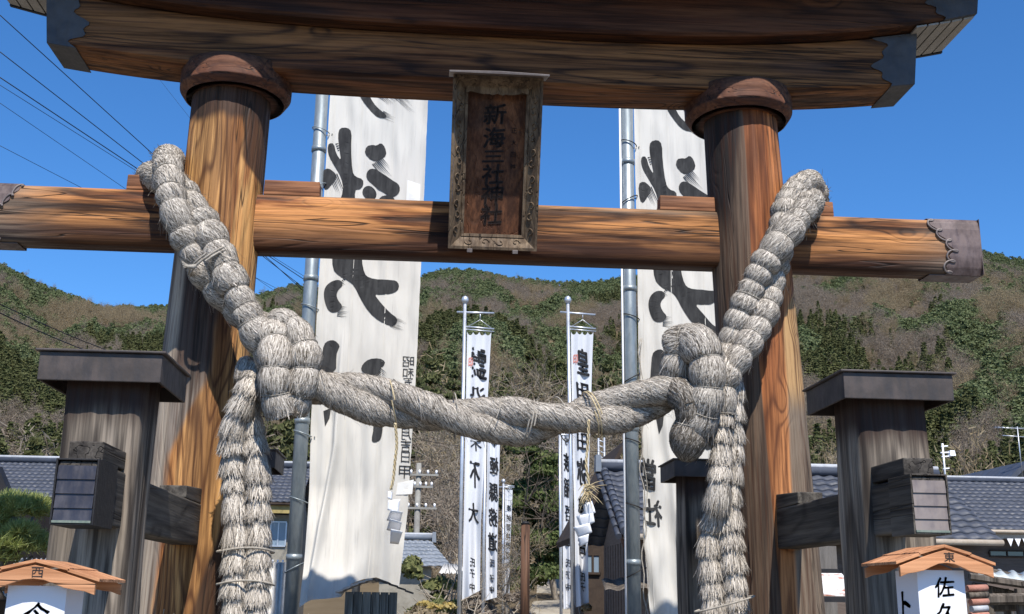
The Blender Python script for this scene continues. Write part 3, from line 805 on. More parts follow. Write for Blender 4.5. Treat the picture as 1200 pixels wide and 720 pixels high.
    if cords:
        mbc = MB()
        for q in segs:
            if q <= 0.01 or q >= L - 0.01: continue
            i = int(np.searchsorted(s, q)); i = min(i, n - 1); rr = float(prof(np.array([q + 0.004]))[0][0]) if mode != 'skirt' else float((r(q / L) if callable(r) else r) * 0.86)
            tilt = rs.uniform(-0.12, 0.12); pts = []
            for a in np.linspace(0, 2 * math.pi, 25):
                pts.append(Vector(P[i] + (N[i] * math.cos(a) + B[i] * math.sin(a)) * (rr + 0.004) + T[i] * math.sin(a + seed) * tilt * rr))
            mbc = MB(); mbc.tube(pts, 0.0034, 5, caps=False); mbc.build('binding_cord', M_cord, rope)
    return o

def two_strand(pts, r, a, pitch, phase, seg, mode, lay, nf, seed, n=None, **kw):
    n = n or 200
    P, L = smooth_path(pts, n); T, N, B = frames(P); s = np.linspace(0, L, n)
    for k in (0, 1):
        ph = phase + k * math.pi + 2 * math.pi * s / pitch
        af = a(s / L) if callable(a) else np.full(n, a)
        Q = P + N * (af * np.cos(ph))[:, None] + B * (af * np.sin(ph))[:, None]
        strand(Q, r, seg, mode, lay, nf, seed + k, **kw)

RY = 6.93
def rp(l, Y=RY): return [at(x, y, (q[0] if q else Y)) for x, y, *q in l]
# upper left run, top end lies over the beam beside the pillar
two_strand(rp([(192, 268, 7.80), (190, 226, 7.78), (189, 204, 7.60), (192, 198, 7.34), (202, 210, 7.08), (214, 240, 6.95), (230, 274), (256, 322), (288, 366), (316, 400), (336, 424)]), 0.094, 0.071, 2.3, 0.8, 0.15, 'bulge', -0.4, 7000, 10, 300)
# sagging middle
two_strand(rp([(335, 436, 6.98), (375, 453), (415, 462), (460, 474), (510, 484), (560, 491), (620, 495), (680, 488), (740, 476), (790, 458), (822, 446, 6.98)]),
           0.083, lambda u: 0.062 + 0.034 * np.exp(-((u - 0.05) / 0.12) ** 2), 1.55, 2.2, 0.17, 'soft', 0.9, 6500, 20, 420)
# upper right run
two_strand(rp([(944, 290, 7.80), (947, 250, 7.78), (948, 231, 7.60), (945, 226, 7.34), (935, 242, 7.06), (919, 276, 6.95), (900, 318), (888, 352), (874, 386), (858, 420), (846, 452)]), 0.088, 0.067, 2.1, 0.9, 0.125, 'bulge', 0.2, 7000, 30, 300)
# tails
TLY = 6.98
def tail(l, seed, r, n=170, Y=TLY): 
    P, L = smooth_path(rp(l, Y), n); strand(P, r, 0.135, 'skirt', 0.05, 6500, seed, flare=0.75, tint=0.04)
tail([(289, 424, 7.08), (290, 450), (293, 477), (298, 520), (302, 567), (302, 620), (301, 680), (299, 740), (299, 790)], 40, 0.070)
tail([(303, 430, 7.04), (290, 462, 6.9), (274, 500, 6.92), (273, 540), (275, 590), (277, 640), (275, 700), (274, 790)], 41, 0.074)
tail([(858, 440, 7.0), (856, 480), (858, 522), (853, 580), (856, 635), (861, 690), (864, 740), (865, 790)], 42, 0.076)
tail([(846, 456, 6.94), (845, 495, 6.9), (845, 540, 6.87), (842, 580, 6.87), (834, 620), (830, 650), (834, 695), (838, 740), (840, 790)], 43, 0.066)
# left knot
def knot(l, r, seed, mode='bulge', seg=0.15, lay=0.15, flare=0.7, endcap=False, nf=6000, tint=0.0, n=90):
    P, L = smooth_path(rp(l), n); strand(P, r, seg, mode, lay, nf, seed, flare=flare, endcap=endcap, name='knot_loop', tint=tint)
knot([(334, 424, 7.0), (318, 404, 6.88), (320, 396, 6.82), (323, 420, 6.74), (322, 446, 6.73), (325, 468, 6.76), (331, 486, 6.8)], 0.098, 50, endcap=True)
knot([(312, 402, 6.98), (326, 380, 6.9), (344, 386, 6.84), (355, 410, 6.79), (356, 440, 6.78), (351, 464, 6.8), (343, 482, 6.84)], 0.094, 51, endcap=True)
knot([(338, 440, 6.95), (334, 462, 6.88), (334, 478, 6.84), (334, 488, 6.84)], 0.135, 52, mode='soft', endcap=True, tint=-0.32)
# right knot
knot([(846, 460, 7.0), (838, 432, 6.9), (822, 402, 6.82), (802, 402, 6.82), (792, 426, 6.85), (790, 446, 6.92)], 0.082, 60, seg=0.2, flare=1.0)
knot([(788, 412, 6.9), (808, 400, 6.80), (824, 416, 6.74), (829, 446, 6.73), (824, 478, 6.77), (814, 500, 6.84)], 0.118, 61, seg=0.17, flare=0.9)
knot([(788, 452, 6.9), (798, 462, 6.82), (808, 470, 6.79), (811, 488, 6.8), (807, 512, 6.84), (804, 542, 6.86)], lambda u: (0.088 + 0.036 * u) * np.sqrt(np.clip(1 - np.clip((u - 0.62) / 0.38, 0, 1) ** 2, 0.02, 1)), 62, mode='bulge', seg=0.3, flare=0.7, endcap=True, tint=-0.34)
knot([(852, 410, 6.95), (848, 436, 6.88), (846, 462, 6.88), (846, 486, 6.9)], 0.085, 63, seg=0.14, flare=1.2)
# loose fibres of the whole rope: more than anyone could count
vv = np.concatenate(FIB['v']); cc = np.concatenate(FIB['c']); Fs = []; base = 0
for m_, K in FIB['f']:
    i = np.arange(m_)[:, None] * (K * 2) + np.arange(K - 1)[None, :] * 2 + base
    q = np.stack([i, i + 1, i + 3, i + 2], -1).reshape(-1, 4); Fs.append(q); base += m_ * K * 2
Fs = np.concatenate(Fs)
me = bpy.data.meshes.new('loose_fibres'); me.vertices.add(len(vv)); me.vertices.foreach_set('co', (vv - np.array(wpos(rope))).reshape(-1).astype(np.float32))
me.loops.add(len(Fs) * 4); me.loops.foreach_set('vertex_index', Fs.reshape(-1).astype(np.int32))
me.polygons.add(len(Fs)); me.polygons.foreach_set('loop_start', (np.arange(len(Fs)) * 4).astype(np.int32)); me.polygons.foreach_set('loop_total', np.full(len(Fs), 4, np.int32))
me.update(calc_edges=True); a_ = me.attributes.new('fib', 'FLOAT', 'POINT'); a_.data.foreach_set('value', cc.astype(np.float32))
me.materials.append(M_rope); fo = bpy.data.objects.new('loose_fibres', me); C.objects.link(fo); fo.parent = rope; fo['kind'] = 'stuff'
print('fibre quads', len(Fs))

def tie_ring(px, py, r, tilt, mat, rr=0.006, parent=rope, Y=RY, axis=(1, 0.0, 0), squash=1.0, name='rope_tie', turns=1):
    c = at(px, py, Y); ax = Vector(axis).normalized(); e1 = ax.cross(Vector((0, 0, 1))); e1 = e1.normalized() if e1.length > .1 else Vector((1, 0, 0)); e2 = ax.cross(e1)
    pts = []
    for i in range(33 * turns):
        a = 2 * math.pi * i / 32; pts.append(c + e1 * math.cos(a) * r + e2 * math.sin(a) * r * squash + ax * (math.sin(a + tilt) * 0.02 + i * 0.0006))
    mb = MB(); mb.tube(pts, rr, 6, caps=False); return mb.build(name, mat, parent)
tie_ring(247, 304, 0.165, 0.6, M_cord, 0.007, axis=(0.55, 0, -0.85), turns=2)
kn = at(226, 313, 6.76)
mb = MB(); mb.tube([kn + Vector((0.02, 0, 0.01)), kn, kn + Vector((-0.03, -.02, -.005)), kn + Vector((-0.06, -.02, 0.01))], [0.01, 0.017, 0.012, 0.006], 8)
for q in range(5): mb.tube([kn + Vector((-0.02, -.02, 0)), kn + Vector((-0.05 - q * 0.004, -.03, -0.02 + q * 0.012))], 0.003, 5)
mb.build('tie_knot', M_cord, rope)
tie_ring(459, 474, 0.152, 0.2, M_straw, 0.0042, axis=(1, 0, 0.1))
tie_ring(690, 487, 0.150, 0.9, M_straw, 0.0048, axis=(1, 0, 0.25), turns=2)
tie_ring(531, 488, 0.146, 0.3, M_cord, 0.004, axis=(1, 0, -0.05)); tie_ring(617, 495, 0.146, 0.3, M_cord, 0.005, axis=(1, 0, -0.35), turns=2)
tie_ring(656, 492, 0.146, 1.3, M_cord, 0.004, axis=(1, 0, 0.3)); tie_ring(574, 492, 0.144, 2.3, M_cord, 0.003, axis=(1, 0, -0.3))
for y in (645, 683): 
    c = at(288, y, TLY); pts = [c + Vector((math.cos(a) * 0.170, math.sin(a) * 0.105, 0.012 * math.sin(a * 2 + y))) for a in np.linspace(0, 2 * math.pi * 2, 60)]
    mb = MB(); mb.tube(pts, 0.0065, 6, caps=False); mb.build('rope_tie', M_cord, rope)
c = at(849, 708, 6.92); pts = [c + Vector((math.cos(a) * 0.185, math.sin(a) * 0.11, 0.05 * math.cos(a))) for a in np.linspace(0, 4 * math.pi, 60)]
mb = MB(); mb.tube(pts, 0.006, 6, caps=False); mb.build('rope_tie', M_cord, rope)

# paper streamers hung on straw cords from the rope
def streamer(cordpts, panels, label, tassel=None, Y=6.78):
    org = at(cordpts[0][0], cordpts[0][1], Y)
    root = empty('paper_streamer', org, label, 'paper streamer', 'folded paper streamers hung from the rope')
    mb = MB(); P, L = smooth_path([at(x, y, Y) for x, y in cordpts], 40); rs = random.Random(3)
    for k in range(3):
        mb.tube([Vector(p) + Vector((math.cos(i * 0.7 + k * 2.1) * 0.006, math.sin(i * 0.7 + k * 2.1) * 0.006, 0)) for i, p in enumerate(P)], 0.0042, 5)
    mb.build('straw_cord', M_straw, root)
    if tassel:
        mb = MB()
        for k in range(60):
            a = Vector(P[-1]) + Vector((rs.gauss(0, .01), rs.gauss(0, .01), rs.uniform(-0.0, 0.1))); d = Vector((rs.gauss(0, .035) + (0.06 if k % 4 == 0 else 0), rs.gauss(0, .03), (rs.uniform(-0.09, -0.02) if k % 4 else rs.uniform(-.02, .05))))
            mb.tube([a, a + d * 0.6 + Vector((0, 0, 0.006)), a + d], [0.003, 0.0025, 0.001], 4)
        mb.build('straw_tassel', M_straw, root)
    for (poly, dys, mt) in panels:
        pts = [at(x, y, Y + dy) for (x, y), dy in zip(poly, dys)]
        us = linsp(0, 1, 6)
        mb = MB(); mb.smooth = True
        mb.grid(lambda u, v: (pts[0].lerp(pts[1], u)).lerp(pts[3].lerp(pts[2], u), v) + Vector((0, -0.008 * math.sin(u * math.pi) * math.sin(v * 2.0 + 1), 0)), us, us)
        o = mb.build('paper_fold', mt, root); sm = o.modifiers.new('thickness', 'SOLIDIFY'); sm.thickness = 0.0012
streamer([(463, 496), (465, 520), (463, 540), (461, 560), (458, 574)],
         [([(455, 576), (460, 577), (459, 586), (454, 584)], (0.0, 0.02, 0.01, 0.0), M_paper),
          ([(455, 587), (469, 585), (467, 600), (454, 598)], (0, 0.01, 0.02, 0.0), M_paper),
          ([(458, 598), (472, 600), (469, 612), (453, 610)], (-0.01, 0.0, 0.10, 0.09), M_paper),
          ([(457, 608), (471, 612), (468, 626), (453, 621)], (0.0, 0.0, 0.12, 0.11), M_paper),
          ([(458, 620), (472, 623), (467, 638), (457, 637)], (0.0, 0.0, 0.11, 0.10), M_paper)],
         'small folded white paper streamer on a straw cord in front of the left tall banner')
streamer([(690, 492), (689, 520), (687, 545), (690, 570), (687, 586)],
         [([(683, 592), (694, 587), (698, 601), (686, 606)], (0.02, 0, 0, 0.03), M_paper),
          ([(675, 605), (695, 601), (697, 612), (681, 620)], (0.03, 0, 0.01, 0.04), M_paper),
          ([(672, 618), (691, 613), (694, 624), (678, 631)], (0.04, 0, 0.01, 0.06), M_paper),
          ([(677, 630), (690, 626), (689, 636), (680, 641)], (0.04, 0, 0.01, 0.05), M_paper)],
         'folded white paper streamer under a bushy straw tassel left of the tiled storehouse', tassel=True)

# ================================================================== TALL BANNERS
BY = 11.3
def big_banner(px, label_p, label_b, which):
    pole = empty('banner_pole', (px, BY, 0), label_p, 'banner pole', 'tall steel banner poles behind the gate')
    mb = MB(); mb.tube([(px, BY, 0), (px, BY, 8.4)], [0.074, 0.068], 28); mb.build('shaft', M_galv, pole)
    for z in (1.9, 3.25, 4.75, 6.2): lathe(px, BY, [(0.066, z - .03), (0.079, z - .028), (0.079, z + .028), (0.066, z + .03)], 28).build('pole_joint', M_galv, pole)
    mb = MB(); mb.tube([(px, BY, 8.15), (px + 1.35, BY, 8.15)], 0.022, 8); mb.build('cross_arm', M_alu, pole)
    if which == 'R':
        mb = MB(); mb.tube([(px - 0.085, BY - 0.03, 0.0), (px - 0.083, BY - 0.03, 8.2)], 0.011, 8); mb.build('halyard_rod', M_paper, pole)
    org = (px + 0.1, BY, 0)
    ban = empty('tall_banner', org, label_b, 'banner', 'tall lettered banners behind the gate')
    x0 = px + 0.085; W0 = 1.12 if which == 'L' else 1.16
    def hem(u):
        if which == 'L': return float(np.interp(u, [0, .12, .30, .42, .47, .52, .62, .75, .88, 1.0], [1.43, 1.50, 1.515, 1.53, 1.60, 1.66, 1.70, 1.72, 1.68, 1.62]))
        return 1.25 + 0.1 * u + 0.03 * math.sin(u * 9)
    def xs_at(z):
        # left and right edge of the cloth at height z
        k = (z - 1.5) / 5.0
        l = x0 + (0.0 if z > 3.2 else 0.03 * math.sin((3.2 - z) * 1.4))
        if which == 'L': r_ = x0 + float(np.interp(z, [1.6, 2.4, 4, 6.6, 8], [0.95, 1.01, 1.05, 1.07, 1.08]))
        else: r_ = x0 + float(np.interp(z, [1.2, 2.4, 4, 6.6, 8], [1.0, 1.03, 1.08, 1.12, 1.12])); l = x0 + float(np.interp(z, [1.3, 2.2, 2.9, 3.5], [0.10, 0.02, 0.035, 0.0]))
        return l, r_
    def cy(x, z):
        l, r_ = xs_at(z); u = (x - l) / (r_ - l)
        low = min(max((4.6 - z) / 3.0, 0), 1.2)
        y = 0.012 * math.sin(u * 17 + 1.5 * math.sin(z * .8)) + 0.006 * math.sin(u * 41 + z * 2) + 0.02 * math.sin(z * 1.1 + u * 2)
        y += 0.016 * mnoise.noise(Vector((x * 7 + z * 1.5, z * 2.2, px))) + low * 0.03 * mnoise.noise(Vector((x * 4 - z * 2.5, z * 1.2 + x * 2, px + 5)))
        y += low * (0.075 * math.sin(u * 8.5 + 0.9 * math.sin(z * 1.1 + 1)) + 0.02 * math.sin(u * 19 + z * 1.3)) * (u ** 0.4 if u > 0 else 0)
        y -= 0.0 if which != 'L' else 0.34 * min(max((2.6 - z) / 1.2, 0), 1) ** 1.3 * max(0.0, math.cos(min(abs(u - 0.2) / 0.5, 1) * math.pi / 2))
        # slack fold running down from the rope
        if which == 'L':
            fc = float(np.interp(z, [1.6, 2.2, 3.0, 4.2], [0.07, 0.13, 0.24, 0.27])); y += -0.085 * math.exp(-((u - fc) / 0.05) ** 2) * min(low * 1.4, 1) * (1 if u > fc else math.exp(-((u - fc) / 0.02) ** 2))
            fc2 = 0.72 + 0.03 * z; y += -0.05 * low * math.exp(-((u - 0.80) / 0.09) ** 2)
        else:
            fc = float(np.interp(z, [1.4, 2.2, 3.0, 4.2], [0.42, 0.36, 0.27, 0.2])); y += -0.05 * math.exp(-((u - fc) / 0.04) ** 2) * min(low, 1)
            y += 0.03 * low * math.sin(u * 24 + z * 5) * math.exp(-(u / 0.15) ** 2)
        return BY + y
    mb = MB(); mb.smooth = True
    nu, nz = 96, 230
    def fn(u, w):
        zb = hem(u); z = zb + (8.12 - zb) * w; l, r_ = xs_at(z); x = l + (r_ - l) * u
        e = 0.004 * mnoise.noise(Vector((z * 14, u * 3, px))) if u > 0.98 else 0
        return (x + e, cy(x, z), z)
    mb.grid(fn, linsp(0, 1, nu), [w ** 1.3 for w in linsp(0, 1, nz)])
    cl = mb.build('cloth', M_cloth, ban)
    # the same cloth drawn forward by 4 mm carries ink and patches
    def on(d): return lambda x, z: Vector((x, cy(x, z) - d, z))
    mb = MB()
    for u in (0.055, 0.335, 0.665):
        zz = linsp(hem(u) + .01, 8.1, 150); P = []
        for z in zz:
            l, r_ = xs_at(z); x = l + (r_ - l) * u; P += [(x - .0035, cy(x, z) - .0035, z), (x + .0035, cy(x, z) - .0035, z)]
        mb.add(P, [(2 * i, 2 * i + 1, 2 * i + 3, 2 * i + 2) for i in range(len(zz) - 1)])
    mb.build('seam', M_cloth, cl)
    mb = MB()
    rs = random.Random(5)
    z = 1.8
    while z < 8.1:
        pts = []
        dz = 0.05 if int(z * 2) % 2 else -0.03
        for i in range(21):
            a = 2 * math.pi * i / 20; pts.append((px + 0.01 + 0.092 * math.cos(a) + (0.03 if abs(a) < .5 else 0), BY + 0.088 * math.sin(a), z + dz * math.cos(a)))
        mb.tube(pts, 0.006, 5, caps=False); z += 0.66
    mb.build('tie_loop', M_black if which == 'R' else M_galv, ban)
    if which == 'R':
        mb = MB(); zz = linsp(1.25, 4.2, 40)
        mb.tube([(px + .10 + 0.02 * math.sin(z * 6) + 0.015 * math.sin(z * 15), BY - .06, z) for z in zz], 0.007, 5)
        mb.tube([(px + .12 + 0.025 * math.sin(z * 7 + 2), BY - .05, z) for z in zz], 0.004, 5); mb.build('slack_cord', M_cord, ban)
    if which == 'L':
        for (xa, xb, za, zb) in ((-0.235, -0.10, 2.50, 2.66),):
            pass
        quad = [(466, 566), (485, 562), (483, 579), (464, 580)]
        P = [at(x, y, BY) for x, y in quad]; put_poly([(p.x, p.z) for p in P], on(0.006), ban, M_patch, name='sewn_patch')
        put_poly([(-.33, 5.50), (-.185, 5.47), (-.18, 5.86), (-.32, 5.90)], on(0.003), ban, M_patch, name='repair_patch')
    return pole, ban, on

poleL, banL, onL = big_banner(-1.285, 'thick galvanised banner pole just right of the left rope tail', 'tall white banner with a dated inscription and big brush characters beside the left pillar', 'L')
poleR, banR, onR = big_banner(2.085, 'thick galvanised banner pole with a thin white rod right of the tiled building', 'tall white banner with big brush characters half hidden by the right pillar', 'R')
def cvt(pts, ox, oy, sc): return [(ox + x / sc, oy + y / sc) for x, y in pts]
A1 = lambda pts: cvt(pts, 340, 100, 3.272); A2 = lambda pts: cvt(pts, 340, 290, 3.7875); A3 = lambda pts: cvt(pts, 400, 430, 5.4545)
def capsule(p, q, r0, r1=None, n=9):
    r1 = r1 or r0; a = math.atan2(q[1] - p[1], q[0] - p[0]); out = []
    for i in range(n): t = a + math.pi / 2 + math.pi * i / (n - 1); out.append((p[0] + r0 * math.cos(t), p[1] + r0 * math.sin(t)))
    for i in range(n): t = a - math.pi / 2 + math.pi * i / (n - 1); out.append((q[0] + r1 * math.cos(t), q[1] + r1 * math.sin(t)))
    return out
def dry(p, q, w, n, seed):
    """dry brush tail: thin tapering slivers"""
    r_ = random.Random(seed); out = []; d = (q[0] - p[0], q[1] - p[1]); L = math.hypot(*d); nx, ny = -d[1] / L, d[0] / L
    for i in range(n):
        o = (i / (n - 1) - 0.5) * w; k = r_.uniform(0.5, 1.0); t = w / n * r_.uniform(0.25, 0.42)
        out.append([(p[0] + nx * (o - t), p[1] + ny * (o - t)), (p[0] + nx * (o + t), p[1] + ny * (o + t)), (p[0] + d[0] * k + nx * o * 0.95, p[1] + d[1] * k + ny * o * 0.95)])
    return out
marks = []
def mk(f, poly, rd=2): marks.append((f(rounded(poly, rd)) if rd else f(poly)))
mk(A1, [(183, 190), (190, 162), (218, 156), (236, 175), (233, 240), (238, 330), (250, 352), (280, 360), (281, 385), (266, 402), (248, 402), (250, 470), (180, 470), (205, 400), (196, 352), (170, 310), (150, 275), (143, 245), (148, 222), (168, 222), (176, 262), (196, 290), (188, 240)], 1)
mk(A1, [(125, 330), (148, 318), (172, 336), (180, 352), (160, 380), (140, 405), (126, 395)], 1)
mk(A1, [(285, 262), (292, 234), (318, 226), (330, 228), (348, 216), (364, 234), (370, 266), (345, 284), (312, 290)], 1)
marks.append(A1(capsule((320, 346), (392, 398), 28, 29)))
marks.append(A1(capsule((302, 410), (306, 414), 25))); marks.append(A1(capsule((362, 446), (376, 446), 26, 26)))
mk(A1, [(262, 30), (300, 32), (318, 64), (345, 92), (375, 118), (352, 126), (318, 108), (286, 72)], 1)
for p_ in dry((352, 108), (412, 136), 22, 6, 1) + dry((345, 30), (402, 78), 26, 6, 2) + dry((400, 30), (488, 108), 30, 9, 3) + dry((332, 286), (392, 356), 44, 8, 4) + dry((178, 238), (196, 232), 26, 4, 5) + dry((165, 345), (205, 440), 30, 6, 6): marks.append(A1(p_))
mk(A2, [(186, 10), (188, 96), (215, 128), (262, 152), (290, 182), (312, 228), (350, 290), (398, 332), (440, 352), (470, 344), (478, 316), (440, 290), (405, 252), (372, 206), (410, 212), (448, 208), (478, 192), (485, 166), (470, 146), (440, 146), (400, 142), (350, 136), (330, 118), (318, 60), (322, 10)], 1)
mk(A2, [(226, 146), (188, 148), (160, 172), (149, 205), (155, 248), (172, 288), (210, 292), (236, 264), (214, 240), (205, 214), (214, 190), (236, 172)], 2)
mk(A2, [(150, 432), (172, 414), (198, 414), (223, 440), (214, 458), (206, 480), (205, 560), (130, 560), (140, 490)], 1)
mk(A2, [(313, 545), (322, 518), (350, 498), (396, 496), (424, 512), (416, 532), (398, 544), (400, 570), (366, 572), (336, 566)], 1)
for p_ in dry((450, 330), (528, 358), 44, 10, 7) + dry((228, 150), (250, 168), 40, 6, 8) + dry((212, 284), (268, 292), 44, 7, 9) + dry((392, 556), (432, 584), 34, 6, 10) + dry((448, 600), (504, 640), 34, 7, 11): marks.append(A2(p_))
mk(A3, [(205, 300), (262, 300), (268, 372), (262, 440), (248, 480), (205, 492), (194, 470), (208, 400)], 1)
marks.append([(379, 482), (388, 478), (386, 490), (381, 500)]); 
lw = []
for poly in marks:
    P = [at(x, y, BY) for x, y in poly]; lw.append([(p.x, p.z) for p in P])
for poly in lw: put_poly(poly, onL(0.005), banL)
for poly in lw:
    q = [((x + 1.2) * 0.97 - 1.2 + 3.43, z) for x, z in poly]
    if max(p[0] for p in q) < 3.32 and min(p[1] for p in q) > 2.9: put_poly(q, onR(0.005), banR)
    else:
        q = [(min(x, 3.28), z) for x, z in q]
        if max(p[0] for p in q) - min(p[0] for p in q) > 0.02 and min(p[1] for p in q) > 2.5: put_poly(q, onR(0.005), banR)
for ch, px_, py_, w, h in (('昭', 478.5, 424, 13.5, 12), ('和', 478.5, 437, 13, 11), ('五', 478, 448.5, 13, 9.5), ('十', 477, 459, 11, 10), ('月', 476.5, 509, 11.5, 13), ('吉', 475.5, 522.5, 12, 14), ('日', 475, 536, 10, 12), ('甲', 474, 553.5, 13, 14)):
    c = at(px_, py_, BY); f = BY / FPX
    put_glyph(ch, w * f, h * f * 1.05, lambda x, z, c=c: onL(0.005)(c.x + x, c.z + z), banL, mat=M_ink2, mirror=True, bold=0.0, brush=0.03)
for ch, px_, py_, w, h in (('當', 760, 556, 16, 36), ('社', 766, 601, 20, 30)):
    c = at(px_, py_, BY); f = BY / FPX
    put_glyph(ch, w * f, h * f, lambda x, z, c=c: onR(0.005)(c.x + x, c.z + z), banR, mat=M_ink2, mirror=True, bold=0.03, brush=0.04, slant=0.05)

# ================================================================== SMALL BANNERS
def small_banner(x_top, y_top, x_bot, Y, arm, cw_top, cw_bot, top_off, hem_px, chars, label, r=0.045, seed=0, gate_l='small_banner', flutter=0.06, has_frame=True, seal=None):
    T = at(x_top, y_top, Y); B_ = at(x_bot, 712, Y); f = Y / FPX
    lean = (T.x - B_.x) / max(T.z - B_.z, .1)
    X = lambda z: T.x + (z - T.z) * lean
    base = (X(0), Y, 0)
    root = empty('banner_pole', base, 'pole of the ' + label, 'banner pole', 'thin banner poles along the path')
    mb = MB(); mb.tube([(X(0), Y, 0), (X(T.z), Y, T.z)], [r, r * .8], 12); mb.build('shaft', M_alu, root)
    lathe(X(T.z), Y, [(0.01, T.z + .16), (0.06, T.z + .13), (0.085, T.z + .06), (0.06, T.z), (0.02, T.z - .02)], 12).build('finial', M_alu, root)
    za = T.z - arm * f; mb = MB(); mb.tube([(X(za) - 0.18, Y, za), (X(za) + cw_top * f + .12, Y, za + (-0.04 if seed % 2 else 0))], r * 0.55, 8); mb.build('cross_arm', M_alu, root)
    zt = T.z - top_off * f; xl = X(zt) + r + 0.03
    ban = empty('small_banner', (xl, Y, 0), label[0:1].lower() + label[1:] if False else label, 'banner', 'small lettered banners along the path')
    if has_frame:
        mb = MB(); xa, xb = xl - 0.10, xl + cw_top * f + 0.05
        mb.tube([(xa, Y, zt + .12), (xb, Y, zt + .08)], 0.02, 6); mb.tube([(xa, Y, zt + .06), (xb, Y, zt + .02)], 0.014, 6)
        mid = (xl + cw_top * f * .5, Y, za - .16); mb.tube([(xa + .1, Y, zt + .12), mid, (xb - .05, Y, zt + .09)], 0.008, 5); mb.tube([mid, (mid[0], Y, za)], 0.012, 5)
        mb.build('hanging_bar', M_alu, ban)
    zb_ = [at(x_bot, p, Y).z for p in hem_px]
    def xe(z):
        k = (zt - z) / (zt - zb_[0]); l = X(z) + r + 0.015 + 0.0 * k; w = lerp(cw_top, cw_bot, min(k * 1.4, 1) if cw_bot < cw_top else k) * f
        return l, l + w
    def cy(x, z):
        l, r_ = xe(z); u = (x - l) / (r_ - l)
        k = (zt - z) / (zt - zb_[0])
        return Y + math.sin(u * 11 + seed) * 0.03 + flutter * k * math.sin(u * 6 + z * 1.3 + seed) + 0.02 * math.sin(z * 3 + seed)
    mb = MB(); mb.smooth = True
    def fn(u, w):
        zb = lerp(zb_[0], zb_[1], u); top = zt - (0.0 if not has_frame else 0.07 * abs(math.sin(u * math.pi * 4)) ** 0.7); z = zb + (top - zb) * w; l, r_ = xe(z); x = l + (r_ - l) * u
        return (x, cy(x, z), z)
    mb.grid(fn, linsp(0, 1, 25), linsp(0, 1, 90)); mb.build('cloth', M_clothn, ban)
    on = lambda x, z: Vector((x, cy(x, z) - .012, z))
    for i, (ch, py, hw_, hh) in enumerate(chars):
        c = at(x_bot, py, Y); l, r_ = xe(c.z); cx_ = (l + r_) / 2 + 0.02
        put_glyph(ch, hw_ * f, hh * f, lambda x, z: on(min(max(cx_ + x, l + .01), r_ - .01), c.z + z), ban, mirror=True, bold=0.028 if hh > 14 else 0.015, brush=0.035, seed=i, slant=0.08)
    if seal:
        c = at(x_bot, seal, Y); l, r_ = xe(c.z)
        put_glyph('印', 5 * f, 12 * f, lambda x, z: on(l + 0.09 + x, c.z + z), ban, mat=M_red, name='red_seal')
    return root
small_banner(545, 355, 538, 24, 12, 34 - 5, 20, 36, (703, 692), [('霊', 426, 17, 36), ('沿', 466, 17, 26), ('不', 522, 13, 12), ('不', 556, 11, 30), ('大', 601, 11, 22), ('氏', 659, 6, 10), ('子', 672, 6, 9), ('中', 688, 6, 9)],
             'nearest small banner with bold black characters left of the path', seed=0, seal=424)
small_banner(569, 497, 566, 31, 12, 15, 13, 10, (704, 700), [('十', 520, 8, 9), ('極', 546, 10, 20), ('縣', 577, 10, 21), ('務', 606, 10, 21), ('道', 635, 10, 20), ('氏', 660, 5, 9), ('子', 678, 5, 8), ('中', 691, 5, 8)],
             'narrow banner with dense characters, second left of the path', seed=2)
small_banner(590, 566, 589, 44, 5, 9, 6, 6, (699, 702), [(c, 596 + i * 11, 5, 8) for i, c in enumerate('奉納御神燈祭礼')],
             'smallest banner with fine lettering nearest the brown post', r=0.05, seed=4, flutter=0.12)
small_banner(665.5, 355, 671.5, 24, 12, 27, 15, 36, (712, 706), [('皇', 424, 14, 32), ('甲', 462, 14, 26), ('田', 518, 12, 20), ('弥', 553, 11, 32), ('亀', 591, 9, 20), ('吉', 640, 9, 20), ('氏', 676, 6, 10), ('子', 688, 6, 9)],
             'nearest small banner with bold black characters right of the path', seed=1, seal=421)
small_banner(656, 497, 657.5, 31, 12, 11, 10, 10, (714, 712), [('方', 517, 7, 9), ('族', 542, 9, 22), ('稲', 572, 8, 22), ('吾', 602, 6, 18), ('道', 632, 7, 16), ('氏', 660, 5, 9), ('子', 674, 5, 8), ('中', 688, 5, 8)],
             'narrow banner just left of the nearest right hand banner', seed=3)

